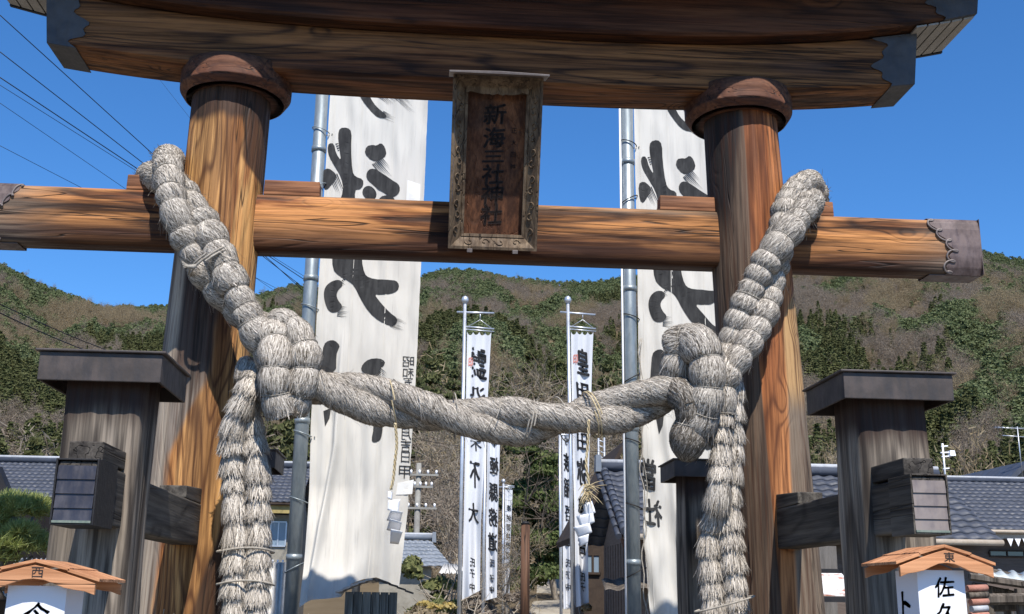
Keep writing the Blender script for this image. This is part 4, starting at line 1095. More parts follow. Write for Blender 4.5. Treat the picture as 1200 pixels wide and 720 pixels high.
# ================================================================== LANTERN BOXES
def lantern(cx, yf, z_ap, wbox, depth, zbt, roof_half, label, front_text, side_text, side, mark, flare=0.03):
    root = empty('notice_lantern', (cx, yf + depth / 2, 0), label, 'lantern', 'white paper lanterns with orange wooden roofs')
    y0, y1 = yf, yf + depth; zb = zbt - 0.62
    mb = MB(); mb.box((cx, (y0 + y1) / 2, (zb + zbt) / 2), (wbox, depth, zbt - zb)); mb.build('paper_box', M_lbox, root, bevel=0.001)
    mb = MB()
    for sx in (-1, 1):
        for yy in (y0, y1): mb.box((cx + sx * (wbox / 2 - .004), yy + (0.006 if yy == y0 else -0.006), zb - .02), (0.02, 0.02, 0.05))
    mb.box((cx, (y0 + y1) / 2, zb - .03), (wbox + .05, depth + .05, 0.03)); mb.build('base_frame', M_fresh, root, bevel=0.003)
    mb = MB(); mb.box((cx, (y0 + y1) / 2, (zb - .05) / 2), (0.09, 0.09, zb - .05)); mb.build('post', M_oldw, root)
    ya, yb = yf - 0.055, y1 + 0.09; drop = z_ap - (zbt + 0.012)
    # gable boards front and back
    th = 0.045
    def gable(y, name):
        top = [(u * roof_half, z_ap - abs(u) ** 1.15 * 0.058) for u in linsp(-1, 1, 13)]
        low = [(u * roof_half, z_ap - th - abs(u) ** 1.1 * 0.052 + (0.004 * math.sin(abs(u) * 9))) for u in linsp(1, -1, 13)]
        poly = [(cx + u, y, z) for u, z in top + low]
        return MB().prism(poly, (0, 0.016, 0)).build(name, M_fresh, root, bevel=0.0015)
    g = gable(ya, 'gable_board'); gable(yb - .016, 'gable_board')
    for s_ in (-1, 1):
        nb = 2
        for i in range(nb):
            ua, ub = i / nb, (i + 1) / nb + 0.03 * (i == 0)
            pa = (cx + s_ * ua * (roof_half + .012), z_ap + 0.012 - ua ** 1.15 * 0.058 + (nb - i) * .004); pb = (cx + s_ * ub * (roof_half + .012), z_ap + 0.012 - ub ** 1.15 * 0.058 + (nb - i) * .004)
            mb = MB(); mb.prism([(pa[0], ya + .003, pa[1]), (pb[0], ya + .003, pb[1]), (pb[0], ya + .003, pb[1] - .0105), (pa[0], ya + .003, pa[1] - .0105)], (0, yb - ya - .006, 0))
            mb.build('roof_board', M_fresh, root, bevel=0.001)
    put_glyph(mark, 0.040, 0.034, lambda x, z: Vector((cx + 0.012 + x, ya - 0.0015, z_ap - 0.024 + z)), g, bold=-0.005, brush=0.03)
    for ch, zc, w, h in front_text:
        put_glyph(ch, w, h, lambda x, z: Vector((cx + x + (0.01 if side < 0 else 0.005), y0 - 0.0015, zc + z)), root, bold=0.018, brush=0.045, slant=0.06, seed=3)
    for ch, zc, w, h in side_text:
        put_glyph(ch, w, h, lambda x, z: Vector((cx - wbox / 2 - 0.0015, y0 + 0.11 - x, zc + z)), root, bold=0.02, brush=0.05, slant=0.1)
    return root
lantern(-1.310, 4.0, 1.634, 0.196, 0.20, 1.567, 0.205, 'white lantern with an orange wooden gable roof at the lower left corner', [('令', 1.468, 0.085, 0.085), ('和', 1.36, .085, .085)], [], 1, '西')
lantern(1.862, 4.0, 1.733, 0.176, 0.19, 1.664, 0.172, 'white lantern with an orange wooden gable roof and brush lettering at the lower right', [('佐', 1.605, 0.072, 0.068), ('久', 1.515, 0.075, 0.068), ('市', 1.43, .07, .068)], [('ト', 1.54, 0.075, 0.10)], -1, '東')
# ================================================================== GROUND, HILLS
SKYL = [(-400, 250), (-200, 262), (0, 306), (45, 331), (90, 350), (125, 358), (195, 356), (250, 350), (305, 342), (345, 332), (420, 338), (495, 336), (560, 323), (610, 325), (650, 329), (700, 328), (735, 322), (800, 315), (940, 300), (1080, 296), (1140, 291), (1200, 303), (1300, 318), (1600, 330)]
_th, _te = [], []
for x, y in SKYL:
    d = at(x, y, 100) - CAM; _th.append(math.atan2(d.x, d.y)); _te.append(d.z / math.hypot(d.x, d.y))
R0, RR = 240.0, 1080.0
def terr(x, y):
    r = math.hypot(x, y); th = math.atan2(x, y)
    te = interp(th, _th, _te); zr = te * RR - 9.0
    z = 0.0
    if r > R0:
        t = (r - R0) / (RR - R0)
        if t <= 1:
            z = zr * t ** 1.08
            z += mnoise.noise(Vector((th * 9, t * 3.0, 4))) * 34 * math.sin(t * math.pi) ** 1.2 * min(1, t * 2) + mnoise.noise(Vector((th * 26, t * 6, 1))) * 12 * math.sin(t * math.pi)
        else: z = zr - (r - RR) * 0.5
    # wooded knoll behind the shrine path
    if y > 38:
        k = min(max((y - 38) / 130, 0), 1); k = k * k * (3 - 2 * k)
        z += (15 * math.exp(-((x - 8) / 42) ** 2) + 4) * k + (0.6 * mnoise.noise(Vector((x * .1, y * .1, 0))) * min(1, (y - 38) / 10))
    return z
mb = MB(); mb.smooth = True
ths = [math.radians(-75 + 150 * i / 180) for i in range(181)]
rads = [1, 6, 12, 20, 30, 38, 44, 50, 58, 66, 76, 88, 100, 115, 130, 150, 175, 200, 220, 240] + [240 + 860 * i / 70 for i in range(1, 71)] + [1200, 1500, 2500, 4000]
V_ = [(r * math.sin(t), r * math.cos(t), terr(r * math.sin(t), r * math.cos(t)) if r <= 1101 else terr(1095 * math.sin(t), 1095 * math.cos(t)) - (r - 1095) * .08) for r in rads for t in ths]
n = len(ths); mb.add(V_, [(j * n + i, j * n + i + 1, (j + 1) * n + i + 1, (j + 1) * n + i) for j in range(len(rads) - 1) for i in range(n - 1)])
M_hill = noisy('hillside leaf litter', (0.10, 0.075, 0.045), (0.16, 0.125, 0.08), 0.05, 0.95, 0.1, 0.3, 0.3)
hills = mb.build('hillside', M_hill); hills['kind'] = 'structure'
M_gravel = noisy('pale gravel court', (0.13, 0.12, 0.10), (0.22, 0.20, 0.17), 2.0, 0.95, 0.1, 0.6, 0.01)
mb = MB(); mb.grid(lambda u, v: (u, v, 0.012), [-60, -20, -8, 0, 8, 20, 60], [-60, -20, 0, 10, 20, 37.5]); g_ = mb.build('shrine_yard', M_gravel); g_['kind'] = 'structure'
M_far = noisy('open ground', (0.16, 0.15, 0.10), (0.22, 0.2, 0.14), 0.05, 0.95, 0.1, 0.3, 0.05)
mb = MB(); mb.grid(lambda u, v: (u, v, -0.4), [-4000, -200, 0, 200, 4000], [-4000, -300, 0, 30]); g_ = mb.build('ground', M_far); g_['kind'] = 'structure'
M_path = noisy('trodden path', (0.28, 0.245, 0.19), (0.38, 0.34, 0.27), 0.8, 0.95, 0.1, 0.4, 0.02)
def path_z(x, y): return terr(x, y) + 0.06
pc = lambda y: interp(y, [10, 24, 38, 60, 90, 120], [1.4, 2.9, 4.6, 7.4, 10.9, 13.5])
mb = MB(); mb.smooth = True
mb.grid(lambda u, v: (pc(v) + u, v, max(path_z(pc(v) + u, v), 0.03)), [-1.6, -.8, 0, .8, 1.6], linsp(9, 120, 90)); g_ = mb.build('path', M_path); g_['kind'] = 'structure'

# ------------------------------------------------------------------ foliage
def leaf_mat(name, a, b, c, hue=1.0):
    M = Mat(name, 0.85, 0.15)
    oi = M.nt.nodes.new('ShaderNodeObjectInfo'); r_ = V(M.nt, oi.outputs['Random'])
    n_ = M.noise(M.map((1, 1, 1)), 6, 2)
    geo = M.nt.nodes.new('ShaderNodeNewGeometry'); isl = V(M.nt, geo.outputs['Random Per Island'])
    col = M.mix(r_, a, b); col = M.mix((isl * 0.8 + n_ * 0.4).step(0.35, 0.95), col, c); M.col(col)
    tr = M.nt.nodes.new('ShaderNodeBsdfTranslucent'); M.nt.links.new(col.s, tr.inputs[0])
    mx = M.nt.nodes.new('ShaderNodeMixShader'); mx.inputs[0].default_value = 0.25
    M.nt.links.new(M.b.outputs[0], mx.inputs[1]); M.nt.links.new(tr.outputs[0], mx.inputs[2]); M.nt.links.new(mx.outputs[0], M.out.inputs[0])
    return M.m
M_cedar = leaf_mat('cedar foliage', (0.055, 0.070, 0.026), (0.10, 0.105, 0.04), (0.13, 0.135, 0.06))
M_pine = leaf_mat('pine foliage', (0.075, 0.105, 0.045), (0.13, 0.155, 0.07), (0.17, 0.195, 0.095))
M_bare = leaf_mat('bare twigs', (0.17, 0.135, 0.10), (0.24, 0.19, 0.145), (0.28, 0.235, 0.185))
M_larch = leaf_mat('budding twigs', (0.19, 0.145, 0.085), (0.25, 0.19, 0.11), (0.30, 0.245, 0.16))
M_dkgreen = leaf_mat('dark evergreen leaves', (0.05, 0.07, 0.022), (0.065, 0.09, 0.03), (0.13, 0.155, 0.055))
M_shrub = leaf_mat('light shrub leaves', (0.10, 0.115, 0.045), (0.14, 0.15, 0.06), (0.20, 0.20, 0.08))
M_yel = leaf_mat('yellow dry leaves', (0.38, 0.28, 0.08), (0.45, 0.34, 0.12), (0.5, 0.4, 0.18))
M_bark = noisy('grey brown bark', (0.10, 0.075, 0.055), (0.20, 0.165, 0.13), 6, 0.95, 0.1, 0.6, 0.02, 0, (1, 1, 0.2))
M_palebark = noisy('pale twig bark', (0.26, 0.215, 0.165), (0.38, 0.33, 0.26), 6, 0.95, 0.1, 0.4, 0.01)

def tri_cloud(N, pos_fn, size, seed, flat=0.0):
    """N small leaf faces: pos_fn(rs, N) -> centres, outward; returns V, F"""
    rs = np.random.RandomState(seed); P, O = pos_fn(rs, N); N = len(P)
    a = rs.randn(N, 3); a /= np.linalg.norm(a, axis=1)[:, None]; a[:, 2] *= (1 - flat); b = np.cross(a, O + 0.3 * rs.randn(N, 3)); b /= np.linalg.norm(b, axis=1)[:, None] + 1e-6
    s = size * rs.uniform(0.6, 1.4, N)[:, None]
    V_ = np.stack([P - a * s, P + a * s * 0.3 + b * s * 0.7, P + a * s, P - b * s * 0.6], 1).reshape(-1, 3)
    i = np.arange(N)[:, None] * 4; F = np.concatenate([i, i + 1, i + 2, i + 3], 1)
    return V_, F
def fast_mesh(name, parts, mats):
    """parts: list of (V, F quads, material index)"""
    V_ = np.concatenate([p[0] for p in parts]); off = 0; Fs, mi = [], []
    for v, f, m_ in parts: Fs.append(np.asarray(f) + off); mi.append(np.full(len(f), m_)); off += len(v)
    F = np.concatenate(Fs); mi = np.concatenate(mi).astype(np.int32)
    me = bpy.data.meshes.new(name); me.vertices.add(len(V_)); me.vertices.foreach_set('co', V_.reshape(-1).astype(np.float32))
    me.loops.add(len(F) * 4); me.loops.foreach_set('vertex_index', F.reshape(-1).astype(np.int32))
    me.polygons.add(len(F)); me.polygons.foreach_set('loop_start', (np.arange(len(F)) * 4).astype(np.int32)); me.polygons.foreach_set('loop_total', np.full(len(F), 4, np.int32))
    me.polygons.foreach_set('material_index', mi)
    for mt in mats: me.materials.append(mt)
    me.update(calc_edges=True); me.validate(); return me
def cone_pos(rs, N, r=0.24, layers=9):
    l = rs.randint(0, layers, N); z = 0.12 + 0.86 * (l + rs.rand(N) * 0.35) / layers; R_ = r * (1.02 - z) ** 0.85 * (1 - 0.25 * rs.rand(N)); a = rs.rand(N) * 2 * np.pi
    P = np.stack([np.cos(a) * R_, np.sin(a) * R_, z - R_ * 0.3], 1); O = np.stack([np.cos(a), np.sin(a), 0.4 + 0 * a], 1); return P, O
def blobs_pos(centres, radii):
    def f(rs, N):
        k = rs.choice(len(centres), N, p=np.array(radii) ** 2 / np.sum(np.array(radii) ** 2)); d = rs.randn(N, 3); d /= np.linalg.norm(d, axis=1)[:, None]; d[:, 2] = np.abs(d[:, 2]) * 0.9 - 0.25 * rs.rand(N)
        rr = np.array(radii)[k][:, None] * (0.55 + 0.5 * rs.rand(N)[:, None]); P = np.array(centres)[k] + d * rr * np.array([1, 1, .8]); return P, d
    return f
def branches(seed, h, levels=3, spread=0.55, r0=0.02, n0=5, up_=0.6, wind=0.25, base=0.15):
    """bare branching; square section limbs as quads"""
    rs = random.Random(seed); V_, F = [], []
    def limb(p, q, ra, rb):
        d = (q - p).normalized(); s1 = d.cross(Vector((0.3, 0.9, 0.1))).normalized(); s2 = d.cross(s1); b = len(V_)
        for c, r_ in ((p, ra), (q, rb)):
            for k in range(4): an = k * math.pi / 2; V_.append(tuple(c + (s1 * math.cos(an) + s2 * math.sin(an)) * r_))
        for k in range(4): F.append((b + k, b + (k + 1) % 4, b + 4 + (k + 1) % 4, b + 4 + k))
    def grow(p, d, L, r_, lv):
        n_ = 3; a = p
        for i in range(n_):
            d = (d + Vector((rs.gauss(0, wind), rs.gauss(0, wind), rs.gauss(0.05, wind * .6)))).normalized(); b = a + d * L / n_; limb(a, b, r_ * (1 - i / n_ * .5), r_ * (1 - (i + 1) / n_ * .5))
            if lv < levels:
                for _ in range(2 if lv else 2):
                    dd = (d * up_ + Vector((rs.gauss(0, spread), rs.gauss(0, spread), rs.gauss(0.15, spread * .6)))).normalized(); grow(b, dd, L * rs.uniform(0.45, 0.7), r_ * 0.5 * (1 - i / n_ * .4), lv + 1)
            a = b
    grow(Vector((0, 0, 0)), Vector((0, 0, 1)), h * 0.62, r0, 0)
    return np.array(V_), np.array(F)
protos = []
def proto(name, parts, mats):
    o = bpy.data.objects.new(name, fast_mesh(name, parts, mats)); protos.append(o); return o
def mk_forest_protos():
    A = []
    for s_ in range(2):
        v, f = tri_cloud(330, lambda rs, N: cone_pos(rs, N, 0.17 + .05 * s_, 12), 0.050, 20 + s_, 0.2); A.append(proto('cedar_form', [(v, f, 0)], [M_cedar]))
    Pn = []
    for s_ in range(2):
        rs = np.random.RandomState(40 + s_); cs = [(rs.uniform(-.2, .2), rs.uniform(-.2, .2), z) for z in (0.38, 0.5, 0.6, 0.7, 0.8, 0.9)]; rd = [0.24, 0.27, 0.27, 0.23, 0.2, 0.13]
        v, f = tri_cloud(340, blobs_pos(cs, rd), 0.062, 50 + s_, 0.3); Pn.append(proto('pine_form', [(v, f, 0)], [M_pine]))
    Bn, Ln = [], []
    for s_ in range(2):
        v, f = branches(60 + s_, 1.15, 2, 0.75, 0.016)
        rs = np.random.RandomState(5 + s_); top = v[v[:, 2] > .3]; P = top[rs.randint(0, len(top), 620)] + rs.randn(620, 3) * 0.09
        d = rs.randn(620, 3) * 0.8 + np.array([0, 0, .5]); d /= np.linalg.norm(d, axis=1)[:, None]; sd2 = np.cross(d, rs.randn(620, 3)); sd2 /= np.linalg.norm(sd2, axis=1)[:, None]
        L_ = rs.uniform(.05, .13, 620)[:, None]; w_ = 0.006
        tv = np.stack([P - sd2 * w_, P + sd2 * w_, P + d * L_ + sd2 * w_ * .4, P + d * L_ - sd2 * w_ * .4], 1).reshape(-1, 3); ti = np.arange(620)[:, None] * 4 + np.arange(4)[None]
        Bn.append(proto('bare_form', [(v, f, 0), (tv, ti, 0)], [M_bare])); Ln.append(proto('larch_form', [(v * np.array([.8, .8, 1.1]), f, 0), (tv * np.array([.8, .8, 1.1]), ti, 0)], [M_larch]))
    return A, Pn, Bn, Ln
FA, FP, FB, FL = mk_forest_protos()

def scatter(name, forms, pts, label, mat_kind='stuff'):
    me = bpy.data.meshes.new(name); P = np.array([p[:3] for p in pts], float); me.vertices.add(len(P)); me.vertices.foreach_set('co', P.reshape(-1).astype(np.float32))
    sc = me.attributes.new('scl', 'FLOAT_VECTOR', 'POINT'); S = np.array([(p[3] * p[4], p[3] * p[4], p[3]) for p in pts]); sc.data.foreach_set('vector', S.reshape(-1).astype(np.float32))
    ro = me.attributes.new('rot', 'FLOAT_VECTOR', 'POINT'); rr = np.zeros_like(P); rr[:, 2] = nrs.rand(len(P)) * 6.28; ro.data.foreach_set('vector', rr.reshape(-1).astype(np.float32))
    me.update(); o = bpy.data.objects.new(name, me); C.objects.link(o); tag(o, label, 'forest', None, 'stuff')
    ng = bpy.data.node_groups.new(name, 'GeometryNodeTree'); ng.interface.new_socket('Geometry', in_out='INPUT', socket_type='NodeSocketGeometry'); ng.interface.new_socket('Geometry', in_out='OUTPUT', socket_type='NodeSocketGeometry')
    gi = ng.nodes.new('NodeGroupInput'); go = ng.nodes.new('NodeGroupOutput'); jn = ng.nodes.new('GeometryNodeJoinGeometry')
    def named(nm):
        a = ng.nodes.new('GeometryNodeInputNamedAttribute'); a.data_type = 'FLOAT_VECTOR'; a.inputs['Name'].default_value = nm; return a.outputs['Attribute']
    sel = ng.nodes.new('FunctionNodeRandomValue'); sel.data_type = 'INT'; sel.inputs[4].default_value = 0; sel.inputs[5].default_value = len(forms) - 1
    for k, fo_ in enumerate(forms):
        ip = ng.nodes.new('GeometryNodeInstanceOnPoints'); oi = ng.nodes.new('GeometryNodeObjectInfo'); oi.inputs['Object'].default_value = fo_; oi.inputs['As Instance'].default_value = True
        cp = ng.nodes.new('FunctionNodeCompare'); cp.data_type = 'INT'; cp.operation = 'EQUAL'; ng.links.new(sel.outputs[2], cp.inputs[2]); cp.inputs[3].default_value = k
        ng.links.new(gi.outputs[0], ip.inputs['Points']); ng.links.new(cp.outputs[0], ip.inputs['Selection']); ng.links.new(oi.outputs['Geometry'], ip.inputs['Instance'])
        ng.links.new(named('scl'), ip.inputs['Scale']); ng.links.new(named('rot'), ip.inputs['Rotation']); ng.links.new(ip.outputs[0], jn.inputs[0])
    ng.links.new(jn.outputs[0], go.inputs[0]); md = o.modifiers.new('trees', 'NODES'); md.node_group = ng; return o

groups = {'cedar': [], 'pine': [], 'bare': [], 'larch': []}
rsx = random.Random(11)
def kind_at(th, t):
    n1 = mnoise.noise(Vector((th * 16, t * 7.5, 2))); n2 = mnoise.noise(Vector((th * 48, t * 17, 7))); n3 = mnoise.noise(Vector((th * 13 + 5, t * 6, 9)))
    g = n1 + 0.6 * n2
    if t > 0.88: g += 0.5
    if t < 0.18: g += 0.32
    if t < 0.45: g += 0.12 + 0.14 * math.exp(-((th - 0.02) / 0.16) ** 2)
    if th > 0.30: g -= 0.06
    g += rsx.gauss(0, 0.16)
    if g > 0.02: return 'pine' if (t + 0.9 * n3 > 0.38) else 'cedar'
    if g > -0.10 and n3 > 0: return 'pine'
    return 'larch' if n3 + 0.5 * n2 > 0.05 else 'bare'
th0, th1 = math.radians(-29), math.radians(34); r = R0 - 60
while r < RR + 12:
    dr = 3.9 if r < 600 else 4.8
    nth = int((th1 - th0) * r / (4.3 if r < 600 else 5.3))
    for i in range(nth):
        th = th0 + (th1 - th0) * (i + rsx.random()) / nth; q = r + rsx.uniform(-.5, .5) * dr; t = (q - R0) / (RR - R0)
        x, y = q * math.sin(th), q * math.cos(th)
        kd = kind_at(th, t); h = {'cedar': 12.5, 'pine': 8.2, 'bare': 7.8, 'larch': 9.2}[kd] * rsx.uniform(0.72, 1.25) * (0.85 if t > .9 else 1)
        groups[kd].append((x, y, terr(x, y) - 0.5, h, rsx.uniform(0.8, 1.25) * (1.0 if kd == 'cedar' else 1.0)))
    r += dr
print('forest', {k: len(v) for k, v in groups.items()})
scatter('cedar_wood', FA, groups['cedar'], 'dark green cedar trees massed over the lower hillside and gullies')
scatter('pine_wood', FP, groups['pine'], 'green pine trees along the ridge line and slopes of the hills')
scatter('bare_wood', FB, groups['bare'], 'leafless grey brown trees covering the middle of the hills')
scatter('larch_wood', FL, groups['larch'], 'tan leafless larch trees in patches on the hills')
# ================================================================== NEAR TREES AND SHRUBS
def near_tree(name, base, h, label, cat, group, kind='bare', seed=0, crown=None, N=2600, size=0.05, leaf=None, lean=(0, 0), trunk_r=0.12, group_on=True):
    root = empty(name, base, label, cat, group)
    def shift(V_): V_ = V_.copy(); V_[:, 0] += lean[0] * V_[:, 2]; V_[:, 1] += lean[1] * V_[:, 2]; return V_
    v, f = branches(seed, h * (0.95 if kind == 'bare' else 0.8), 3, 0.6, trunk_r, wind=0.22)
    me = fast_mesh('trunk', [(shift(v), f, 0)], [M_palebark if kind == 'bare' else M_bark]); o = bpy.data.objects.new('trunk', me); C.objects.link(o); o.parent = root
    if kind == 'bare':
        rs = np.random.RandomState(seed); top = v[v[:, 2] > h * .25]; n_ = N; P = top[rs.randint(0, len(top), n_)] + rs.randn(n_, 3) * h * 0.025
        d = rs.randn(n_, 3) * 0.8 + np.array([0, 0, .4]); d /= np.linalg.norm(d, axis=1)[:, None]; s2 = np.cross(d, rs.randn(n_, 3)); s2 /= np.linalg.norm(s2, axis=1)[:, None]
        L_ = rs.uniform(.03, .10, n_)[:, None] * h; w_ = size * 0.12
        tv = np.stack([P - s2 * w_, P + s2 * w_, P + d * L_ + s2 * w_ * .4, P + d * L_ - s2 * w_ * .4], 1).reshape(-1, 3); ti = np.arange(n_)[:, None] * 4 + np.arange(4)[None]
        me = fast_mesh('twigs', [(shift(tv), ti, 0)], [leaf or M_bare]); o = bpy.data.objects.new('twigs', me); C.objects.link(o); o.parent = root
    else:
        v, f = tri_cloud(N, crown, size, seed); me = fast_mesh('crown', [(shift(v), f, 0)], [leaf or M_dkgreen]); o = bpy.data.objects.new('crown', me); C.objects.link(o); o.parent = root
    return root
def where(px_, Y):
    L = [(0, 'at the left edge'), (45, 'above the long house, left of the left post'), (310, 'between the left rope tail and the banner pole'), (330, 'just left of the left banner pole'), (352, 'just right of the left banner pole'), (470, 'at the right hem of the left tall banner'), (482, 'left of the utility pole'), (498, 'right of the utility pole'), (508, 'above the small tiled roof'), (524, 'left of the nearest left small banner'), (540, 'behind the nearest left small banner'), (558, 'between the two left small banners'), (576, 'behind the second left small banner'), (588, 'beside the smallest banner'), (602, 'left of the brown post'), (620, 'over the brown post'), (640, 'over the path'), (654, 'behind the narrow right banner'), (674, 'behind the nearest right small banner'), (688, 'behind the straw tassel'), (700, 'left of the lattice mast'), (714, 'over the storehouse ridge'), (730, 'left of the right banner pole'), (745, 'behind the right banner pole'), (760, 'behind the right tall banner'), (950, 'between the right pillar and post')]
    return min(L, key=lambda q: abs(q[0] - px_))[1]
def tb(px_, Y): p = at(px_, 690, Y); return (p.x, Y, terr(p.x, Y) - 0.1)
# the big dark evergreen by the path
rs_ = random.Random(3); hE = 8.6
cs = [(rs_.uniform(-1.6, 1.6) * (1.15 - i / 44), rs_.uniform(-1.3, 1.3), hE * (0.22 + 0.76 * i / 40)) for i in range(40)]; rd = [rs_.uniform(.55, 1.1) * (1.1 - 0.5 * i / 40) for i in range(40)]
near_tree('evergreen_tree', tb(622, 46), hE, 'dark bushy evergreen tree standing over the path between the small banners', 'tree', None, 'ever', 5, blobs_pos(cs, rd), 26000, 0.085)
for i, (px_, Y, h, sd_) in enumerate([(522, 52, 7.5, 1), (505, 60, 9, 2), (560, 56, 8, 3), (582, 64, 10, 4), (652, 60, 10, 5), (674, 55, 8, 6), (700, 62, 10, 7), (716, 52, 8, 8), (540, 70, 11, 9), (600, 40, 4.2, 10), (575, 38, 4.0, 11), (640, 75, 12, 12), (690, 76, 12, 13), (730, 72, 12, 14), (470, 66, 10, 15), (758, 62, 9, 17), (530, 44, 4.5, 18)]):
    wh = ['pale bare tree', 'brown leafless tree', 'small bare tree', 'tall bare tree'][(i % 2) if 5 < h < 11 else (2 if h <= 5 else 3)] + ' standing ' + where(px_, Y)
    near_tree('bare_tree', tb(px_, Y), h, wh, 'tree', 'leafless trees on the knoll behind the shrine path', 'bare', sd_, N=1500, size=0.14 * h / 8, trunk_r=0.018 * h, leaf=[M_bare, M_larch][i % 2])
for i, (px_, Y, h) in enumerate([(480, 74, 13), (498, 82, 15), (590, 84, 14), (655, 90, 15), (712, 86, 15), (742, 80, 13), (555, 92, 15), (620, 96, 16), (685, 98, 15), (525, 96, 14), (20, 62, 9), (60, 66, 10), (330, 66, 10), (352, 70, 11), (770, 76, 12), (950, 74, 9), (320, 84, 13)]):
    near_tree('cedar_tree', tb(px_, Y), h, ('taller' if h >= 14 else 'low') + ' dark conifer ' + where(px_, Y), 'tree', 'dark conifers behind the shrine path', 'ever', 30 + i,
              (lambda h_: (lambda rs, N: tuple(a * (np.array([h_ * .85, h_ * .85, h_]) if k == 0 else 1) for k, a in enumerate(cone_pos(rs, N, 0.2, 12)))))(h), 1800, 0.30, M_cedar, trunk_r=0.16)
# woodland of the knoll further back, seen as one mass
kn = []; knc = []
rk = random.Random(9)
for _ in range(1150):
    y = rk.uniform(95, 235); x = rk.uniform(-0.42, 0.5) * y; h = rk.uniform(6, 11)
    (kn if rk.random() < 0.16 else knc).append((x, y, terr(x, y) - .4, h * (1 if y < 200 else 1.2), rk.uniform(.8, 1.2)))
scatter('knoll_bare_wood', FB + FL, kn, 'bare brown wood filling the low ground behind the houses and path')
scatter('knoll_cedar_wood', FA, knc, 'dark conifers scattered through the low wood behind the houses')
# shrubs
def shrub(px_, pyt, Y, wpx, label, leaf, seed, N=1800, size=0.05, twig=True, name='shrub', group=None):
    top = at(px_, pyt, Y); f = Y / FPX; b = (top.x, Y, terr(top.x, Y)); h = max(top.z - b[2], 0.4); w = wpx * f / 2
    root = empty(name, b, label, 'shrub', group)
    rs = np.random.RandomState(seed); k = 14
    cs = [(rs.uniform(-.8, .8) * w, rs.uniform(-.8, .8) * w, h * (0.15 + 0.75 * rs.rand())) for _ in range(k)]; rd = [w * rs.uniform(.3, .5) for _ in range(k)]
    v, f_ = tri_cloud(N, blobs_pos(cs, rd), size, seed); v[:, 2] = np.minimum(v[:, 2], h + 0.1 * rs.rand(len(v)))
    o = bpy.data.objects.new('foliage', fast_mesh('foliage', [(v, f_, 0)], [leaf])); C.objects.link(o); o.parent = root
    v, f_ = branches(seed, h, 2, 0.8, 0.03 * h, base=0); o = bpy.data.objects.new('stems', fast_mesh('stems', [(v, f_, 0)], [M_palebark])); C.objects.link(o); o.parent = root
    return root
shrub(505, 642, 26, 62, 'flat topped light green shrub in front of the small blue roof', M_shrub, 1, 2600, .07)
shrub(500, 668, 22, 70, 'straggly olive shrub right of the left tall banner hem', M_larch, 2, 4200, .05)
shrub(508, 692, 20, 46, 'low shrub with yellow dry leaves beside the left tall banner', M_yel, 3, 1600, .035)
shrub(528, 662, 25, 48, 'green shrub left of the first small banner pole', M_shrub, 4, 1600, .06)
shrub(325, 635, 17, 42, 'thin twiggy shrub between the left rope tail and the banner pole', M_larch, 5, 1500, .028)
shrub(318, 700, 13, 60, 'ragged dry bush at the foot of the left banner pole', M_bare, 6, 1500, .03)
shrub(688, 690, 24, 26, 'dry tan bush under the small banners right of the path', M_larch, 7, 1300, .05)
shrub(560, 690, 36, 50, 'brown brush between the two left small banners', M_bare, 8, 1600, .09)
shrub(604, 690, 34, 26, 'brown brush beside the brown post', M_bare, 9, 1100, .08)
shrub(930, 714, 6.6, 26, 'small green sprig at the foot of the right pillar', M_shrub, 10, 260, .016)
shrub(242, 716, 6.9, 16, 'tiny green sprig at the foot of the left pillar', M_shrub, 12, 120, .012)
# garden pine at the left edge
pr = at(10, 690, 9.0)
pine = empty('garden_pine', (pr.x, 9.0, 0), 'pruned garden pine with rounded needle pads at the left edge', 'pine tree')
rs = np.random.RandomState(8); pads = [(14, 600, .30, .17), (40, 598, .13, .10), (8, 640, .32, .17), (38, 644, .19, .14), (-25, 612, .25, .2), (-20, 655, .25, .18), (26, 625, .10, .07)]
vs2, fs2 = [], []; NV = []
for (px_, py_, w_, h_) in pads:
    c = at(px_, py_, 9.0 + rs.uniform(-.15, .15)); c = np.array([c.x - pr.x, c.y - 9.0, c.z])
    for _ in range(int(430 * w_ / .25)):
        d = rs.randn(3); d /= np.linalg.norm(d); d[2] = abs(d[2]) * .9 - .15; p = c + d * np.array([w_, w_, h_]) * rs.uniform(.55, 1)
        for q in range(9):
            dd = d * .7 + rs.randn(3) * .45 + np.array([0, 0, .5]); dd /= np.linalg.norm(dd); s_ = np.cross(dd, rs.randn(3)); s_ /= np.linalg.norm(s_) + 1e-6; L_ = rs.uniform(.05, .09)
            NV += [p - s_ * .0028, p + s_ * .0028, p + dd * L_ + s_ * .0008, p + dd * L_ - s_ * .0008]
NV = np.array(NV); NF = np.arange(len(NV)).reshape(-1, 4)
M_needle = leaf_mat('pine needles', (0.27, 0.31, 0.08), (0.32, 0.36, 0.11), (0.42, 0.45, 0.18))
o = bpy.data.objects.new('needles', fast_mesh('needles', [(NV, NF, 0)], [M_needle])); C.objects.link(o); o.parent = pine; o['kind'] = 'stuff'
mb = MB(); tr = [Vector((pr.x - .1, 9, 0)), Vector((pr.x, 9.05, 0.9)), Vector((pr.x - .12, 8.95, 1.5)), Vector((pr.x - 0.02, 9, 2.1))]; mb.tube(tr, [.09, .07, .05, .03], 8)
mb.build('trunk', M_bark, pine)
for (px_, py_, w_, h_) in pads:
    c = at(px_, py_ + 8, 9.0); MB().tube([Vector((pr.x - .05, 9, c.z - .25)), c.lerp(Vector((pr.x, 9, c.z)), .4) + Vector((0, 0, -.06)), c], [.035, .022, .01], 6).build('branch', M_bark, pine)

